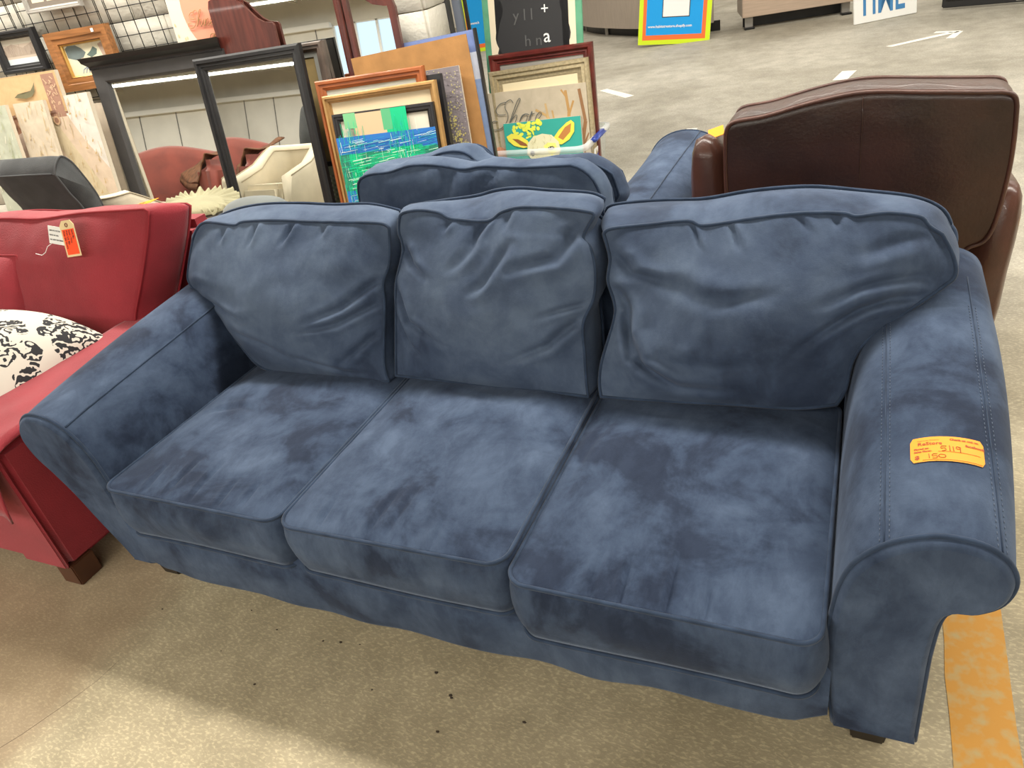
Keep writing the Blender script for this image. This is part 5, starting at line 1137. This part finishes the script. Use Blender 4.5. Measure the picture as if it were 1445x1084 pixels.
def cowf(W,H):
    p=[]; Y=(.80,.72,.08); BR=(.28,.10,.03); CR=(.74,.70,.46)
    U=lambda u,v:(-W/2+W*u,H-H*v*.70)
    r=random.Random(9)
    for i in range(40): u,v=r.uniform(.12,.48),r.uniform(.02,.34); p.append(((.75,.80,.08),ell(*U(u,v),r.uniform(.006,.022),r.uniform(.006,.02),8,r.uniform(0,3))))
    p.append((Y,[U(*q) for q in [(.03,.25),(.10,.20),(.2,.24),(.3,.36),(.34,.48),(.24,.5),(.12,.44),(.05,.34)]])); p.append((BR,[U(*q) for q in [(.10,.30),(.18,.32),(.28,.42),(.3,.48),(.2,.44)]]))
    p.append((Y,[U(*q) for q in [(.64,.36),(.72,.22),(.82,.10),(.88,.06),(.92,.12),(.91,.28),(.84,.42),(.74,.50),(.66,.48)]])); p.append(((.50,.20,.05),[U(*q) for q in [(.70,.36),(.80,.18),(.88,.12),(.86,.28),(.76,.42)]]))
    p.append((CR,[U(*q) for q in [(.30,.42),(.38,.30),(.5,.26),(.62,.30),(.70,.44),(.72,.60),(.66,.80),(.60,.97),(.42,.98),(.36,.80),(.28,.62)]]))
    p.append(((.86,.80,.20),[U(*q) for q in [(.5,.5),(.56,.44),(.66,.46),(.68,.6),(.6,.7)]])); p.append(((.03,.03,.03),ell(*U(.60,.555),.026,.014,14))); p.append(((.05,.05,.05),ell(*U(.35,.62),.016,.02,12)))
    p.append(((.30,.29,.24),ell(*U(.49,.86),.045,.045,16))); p.append(((.80,.80,.76),ell(*U(.61,.545),.006,.004,8)))
    for i in range(50): u,v=r.uniform(.34,.66),r.uniform(.3,.9); p+=stroke([U(u,v),U(u+r.uniform(-.03,.03),v+.05)],.002,(.50,.42,.2) if i%2 else (.86,.82,.6))
    return p
canvas('cow','canvas','teal canvas painted with a yellow eared calf face at the front of the tote','canvas',.03,(.03,.36,.30),cowf,mat=M_PRINT)

# ================================================================== FAR COUNTERS, SIGNS, TV
M_LAM=pm('greige_laminate',(.42,.35,.29),.45,var=.06,scale=5,stretch=(14,14,1)); M_LAM2=pm('pinkish_laminate',(.50,.38,.29),.45,var=.06,scale=5,stretch=(1,1,14))
c=empty('counter',(-2.5,11.4,0)); tag(c,'curved greige laminate service counter behind the left yard sign','counter')
pts=[(-3.9,12.6),(-3.35,11.75),(-3.0,11.3),(-2.5,10.85),(-2.1,10.55),(-1.7,10.32),(-1.2,10.25),(-.95,10.25)]
pts=[(p.x,p.y) for p in catmull([Vector((a,b2,0)) for a,b2 in pts],4)]
V=[];F=[]
for i,(x,y) in enumerate(pts):
    V+=[(x,y,.13),(x,y,1.0),(x,y+.05,1.0),(x,y+.05,.13)]
    if i:
        for k in range(4): F.append([(i-1)*4+k,(i-1)*4+(k+1)%4,i*4+(k+1)%4,i*4+k])
o=mk('fascia',V,F,M_LAM,c,False); fix(o)
V=[];F=[]
for i,(x,y) in enumerate(pts):
    V+=[(x,y-.04,1.0),(x,y-.04,1.04),(x+.3,y+.7,1.04),(x+.3,y+.7,1.0)]
    if i:
        for k in range(4): F.append([(i-1)*4+k,(i-1)*4+(k+1)%4,i*4+(k+1)%4,i*4+k])
fix(mk('countertop',V,F,M_LAM2,c,False))
V=[];F=[]
for i,(x,y) in enumerate(pts):
    V+=[(x+.06,y+.16,0),(x+.06,y+.16,.13),(x+.06,y+.2,.13),(x+.06,y+.2,0)]
    if i:
        for k in range(4): F.append([(i-1)*4+k,(i-1)*4+(k+1)%4,i*4+(k+1)%4,i*4+k])
fix(mk('under_counter_shade',V,F,M_BLACK,c,False))  # black strip added to draw the shade under the curved counter
for (x,y) in ((-2.75,11.25),(-1.3,10.45),(-3.3,11.95)): box('leg',(x,y,.065),(.05,.05,.13),M_SILVER,c); 
fin_parent(c)
c=empty('counter',(.0,10.6,0),(0,0,R(13.5))); tag(c,'straight tan laminate counter between the two leaning signs','counter')
box('fascia',(.06,-.28,.58),(1.40,.05,.86),M_LAM2,c); box('countertop',(.06,.05,1.03),(1.46,.75,.04),M_LAM,c); box('side_panel',(.74,.05,.58),(.03,.66,.86),M_BLACK,c); box('side_panel',(-.63,.05,.58),(.03,.66,.86),M_LAM,c)
box('under_counter_shade',(.06,-.02,.075),(1.34,.04,.15),M_BLACK,c)  # black bar set back, standing in for the shade under this counter
for x in (-.55,.66): box('leg',(x,-.20,.08),(.10,.06,.14),M_SILVER,c); 
for x in (-.55,.66): box('leg_foot',(x,-.26,.012),(.14,.12,.024),M_BLACK,c,bev=.01)
def ysign(key,label):
    e,W,H=item(key,'yard_sign',label,'sign','lime and orange bordered signs')
    e.location.z=max(e.location.z,.0)
    box('sign_board',(0,.006,H/2),(W,.012,H),M_WHITE,e,bev=0)
    printm('print',e,[((.62,.80,.01),rect(-W/2,W/2,0,H)),((.85,.16,.03),rect(-W/2+.055,W/2-.06,.055,H-.06)),((.0,.33,.80),rect(-W/2+.10,W/2-.11,.115,H-.12))])
    return e,W,H
e,W,H=ysign('sign1','lime, orange and blue bordered sign leaning on the counters, white panel and web address')
e.location=(-1.3853,9.70,.005)
printm('white_panel',e,[((.03,.03,.03),rect(-.165,.195,.325,H-.15)),((.85,.85,.84),rect(-.155,.185,.335,H-.16)),],y0=-.002)
text('lettering','www.habitatrestore.shopify.com',.044,M_WHITEINK,e,LOCM(-W/2+.125,-.003,.205),bold=.001)
e,W,H=ysign('sign2','second lime, orange and blue sign standing farther off, left of the chalkboard')
e.location=(-4.85,11.15,.0); 
text('lettering','www.h',.055,M_WHITEINK,e,LOCM(-W/2+.13,-.003,.42),bold=.0015)
# this one stands on a stand
box('sign_stand',(0,.05,.2),(.5,.1,.3),M_CHAR,e)
for k in range(2): pass
e,W,H=item('time','wooden_sign','white sign with big blue letters TIME standing on the floor by the counter','sign')
e.location=(1.165,9.78,.005); e.rotation_euler=(-.17,0,R(30))
box('sign_board',(0,.012,H/2),(W,.024,H),M_WHITE,e,bev=.003); text('lettering','TIME',.30,M_BLUEINK,e,LOCM(-W/2+.045,-.002,.085)@Matrix.Diagonal((.92,1.6,1,1)),bold=.004)
tv=empty('television',(2.45,9.85,0),(0,0,R(-13))); tag(tv,'black flat screen television at the top right corner on the floor','television')
box('casing',(.1,0,.44),(1.6,.08,.84),M_BLACKS,tv,bev=.012); box('screen',(.1,-.043,.46),(1.52,.004,.74),pm('screen_glass',(.004,.004,.005),.08),tv,bev=0); box('logo_badge',(.1,-.044,.045),(.10,.003,.014),M_SILVER,tv,bev=0)

# ================================================================== SEEN ONLY IN THE MIRRORS
ru=empty('sofa',(-4.75,.95,0),(0,0,math.pi)); tag(ru,'rust velvet camel back sofa seen in the black mirrors','sofa')
def camel(root,W,mat):
    n=30; V=[];F=[]
    for i in range(n+1):
        u=i/n; x=-W/2+W*u; zt=.80+.16*math.exp(-((u-.5)/.30)**2)-.03*abs(2*u-1)**4
        sec=[(.40,.12),(.42,.6),(.42,zt-.06),(.38,zt-.01),(.32,zt),(.26,zt-.03),(.22,zt-.10),(.20,.45),(.20,.12)]
        V+=[(x,y,z) for y,z in sec]
        if i:
            for k in range(9): F.append([(i-1)*9+k,(i-1)*9+(k+1)%9,i*9+(k+1)%9,i*9+k])
    F.append(list(range(9))); F.append([n*9+k for k in range(9)])
    fix(mk('back',V,F,mat,root))
    for s in (-1,1): box('arm',(s*(W/2-.12),-.05,.43),(.24,.86,.66),mat,root,bev=.10,seg=5)
    for s in (-1,1): box('seat_cushion',(s*(W/4-.06),-.08,.42),(W/2-.14,.60,.16),mat,root,bev=.05,seg=4)
    box('seat_base',(0,-.03,.23),(W-.3,.7,.22),mat,root,bev=.02)
    for sx in (-1,1):
        for sy in (-.38,.34): box('foot',(sx*(W/2-.1),sy,.05),(.07,.07,.10),M_DWOOD,root)
camel(ru,1.9,M_RUST)
# fringed throw over its arm nearest the cream chair
th=empty('throw',(-3.93,.95,.77)); tag(th,'brown fringed throw over the arm of the rust velvet sofa','blanket')
M_THROW=pm('brown_throw',(.13,.055,.025),.9,var=.3,scale=20)
V=[];F=[];na,nb2=20,20
for j in range(nb2):
    for i in range(na):
        u=i/(na-1); v=j/(nb2-1)
        y=.78+.56*v; x=-3.92-(.62-.50*v)*u
        z=.800+.10*(1-v)**3-.27*max(0,u-.12)**1.1*(1 if v<1 else 1)+.008*math.sin(u*15+v*7)
        V.append((x,y,z))
        if i and j: F.append([(j-1)*na+i-1,(j-1)*na+i,j*na+i,j*na+i-1])
o=mk('cloth',V,F,M_THROW,th); sd=o.modifiers.new('s','SOLIDIFY'); sd.thickness=.01
fr_=[]
for k in range(50):
    v=k/50; y=.78+.56*v; x=-3.92-(.62-.50*v); z=.800+.10*(1-v)**3-.234; fr_.append([(x,y,z),(x-.02,y+.004,z-.03),(x-.025,y,z-.06)])
o=tubes('fringe',fr_,.004,M_THROW,th,k=4); o['kind']='stuff'
fin_parent(th)
pp_=empty('throw_pillow',(-5.0,.8,.5)); 
bpy.data.objects.remove(pp_)
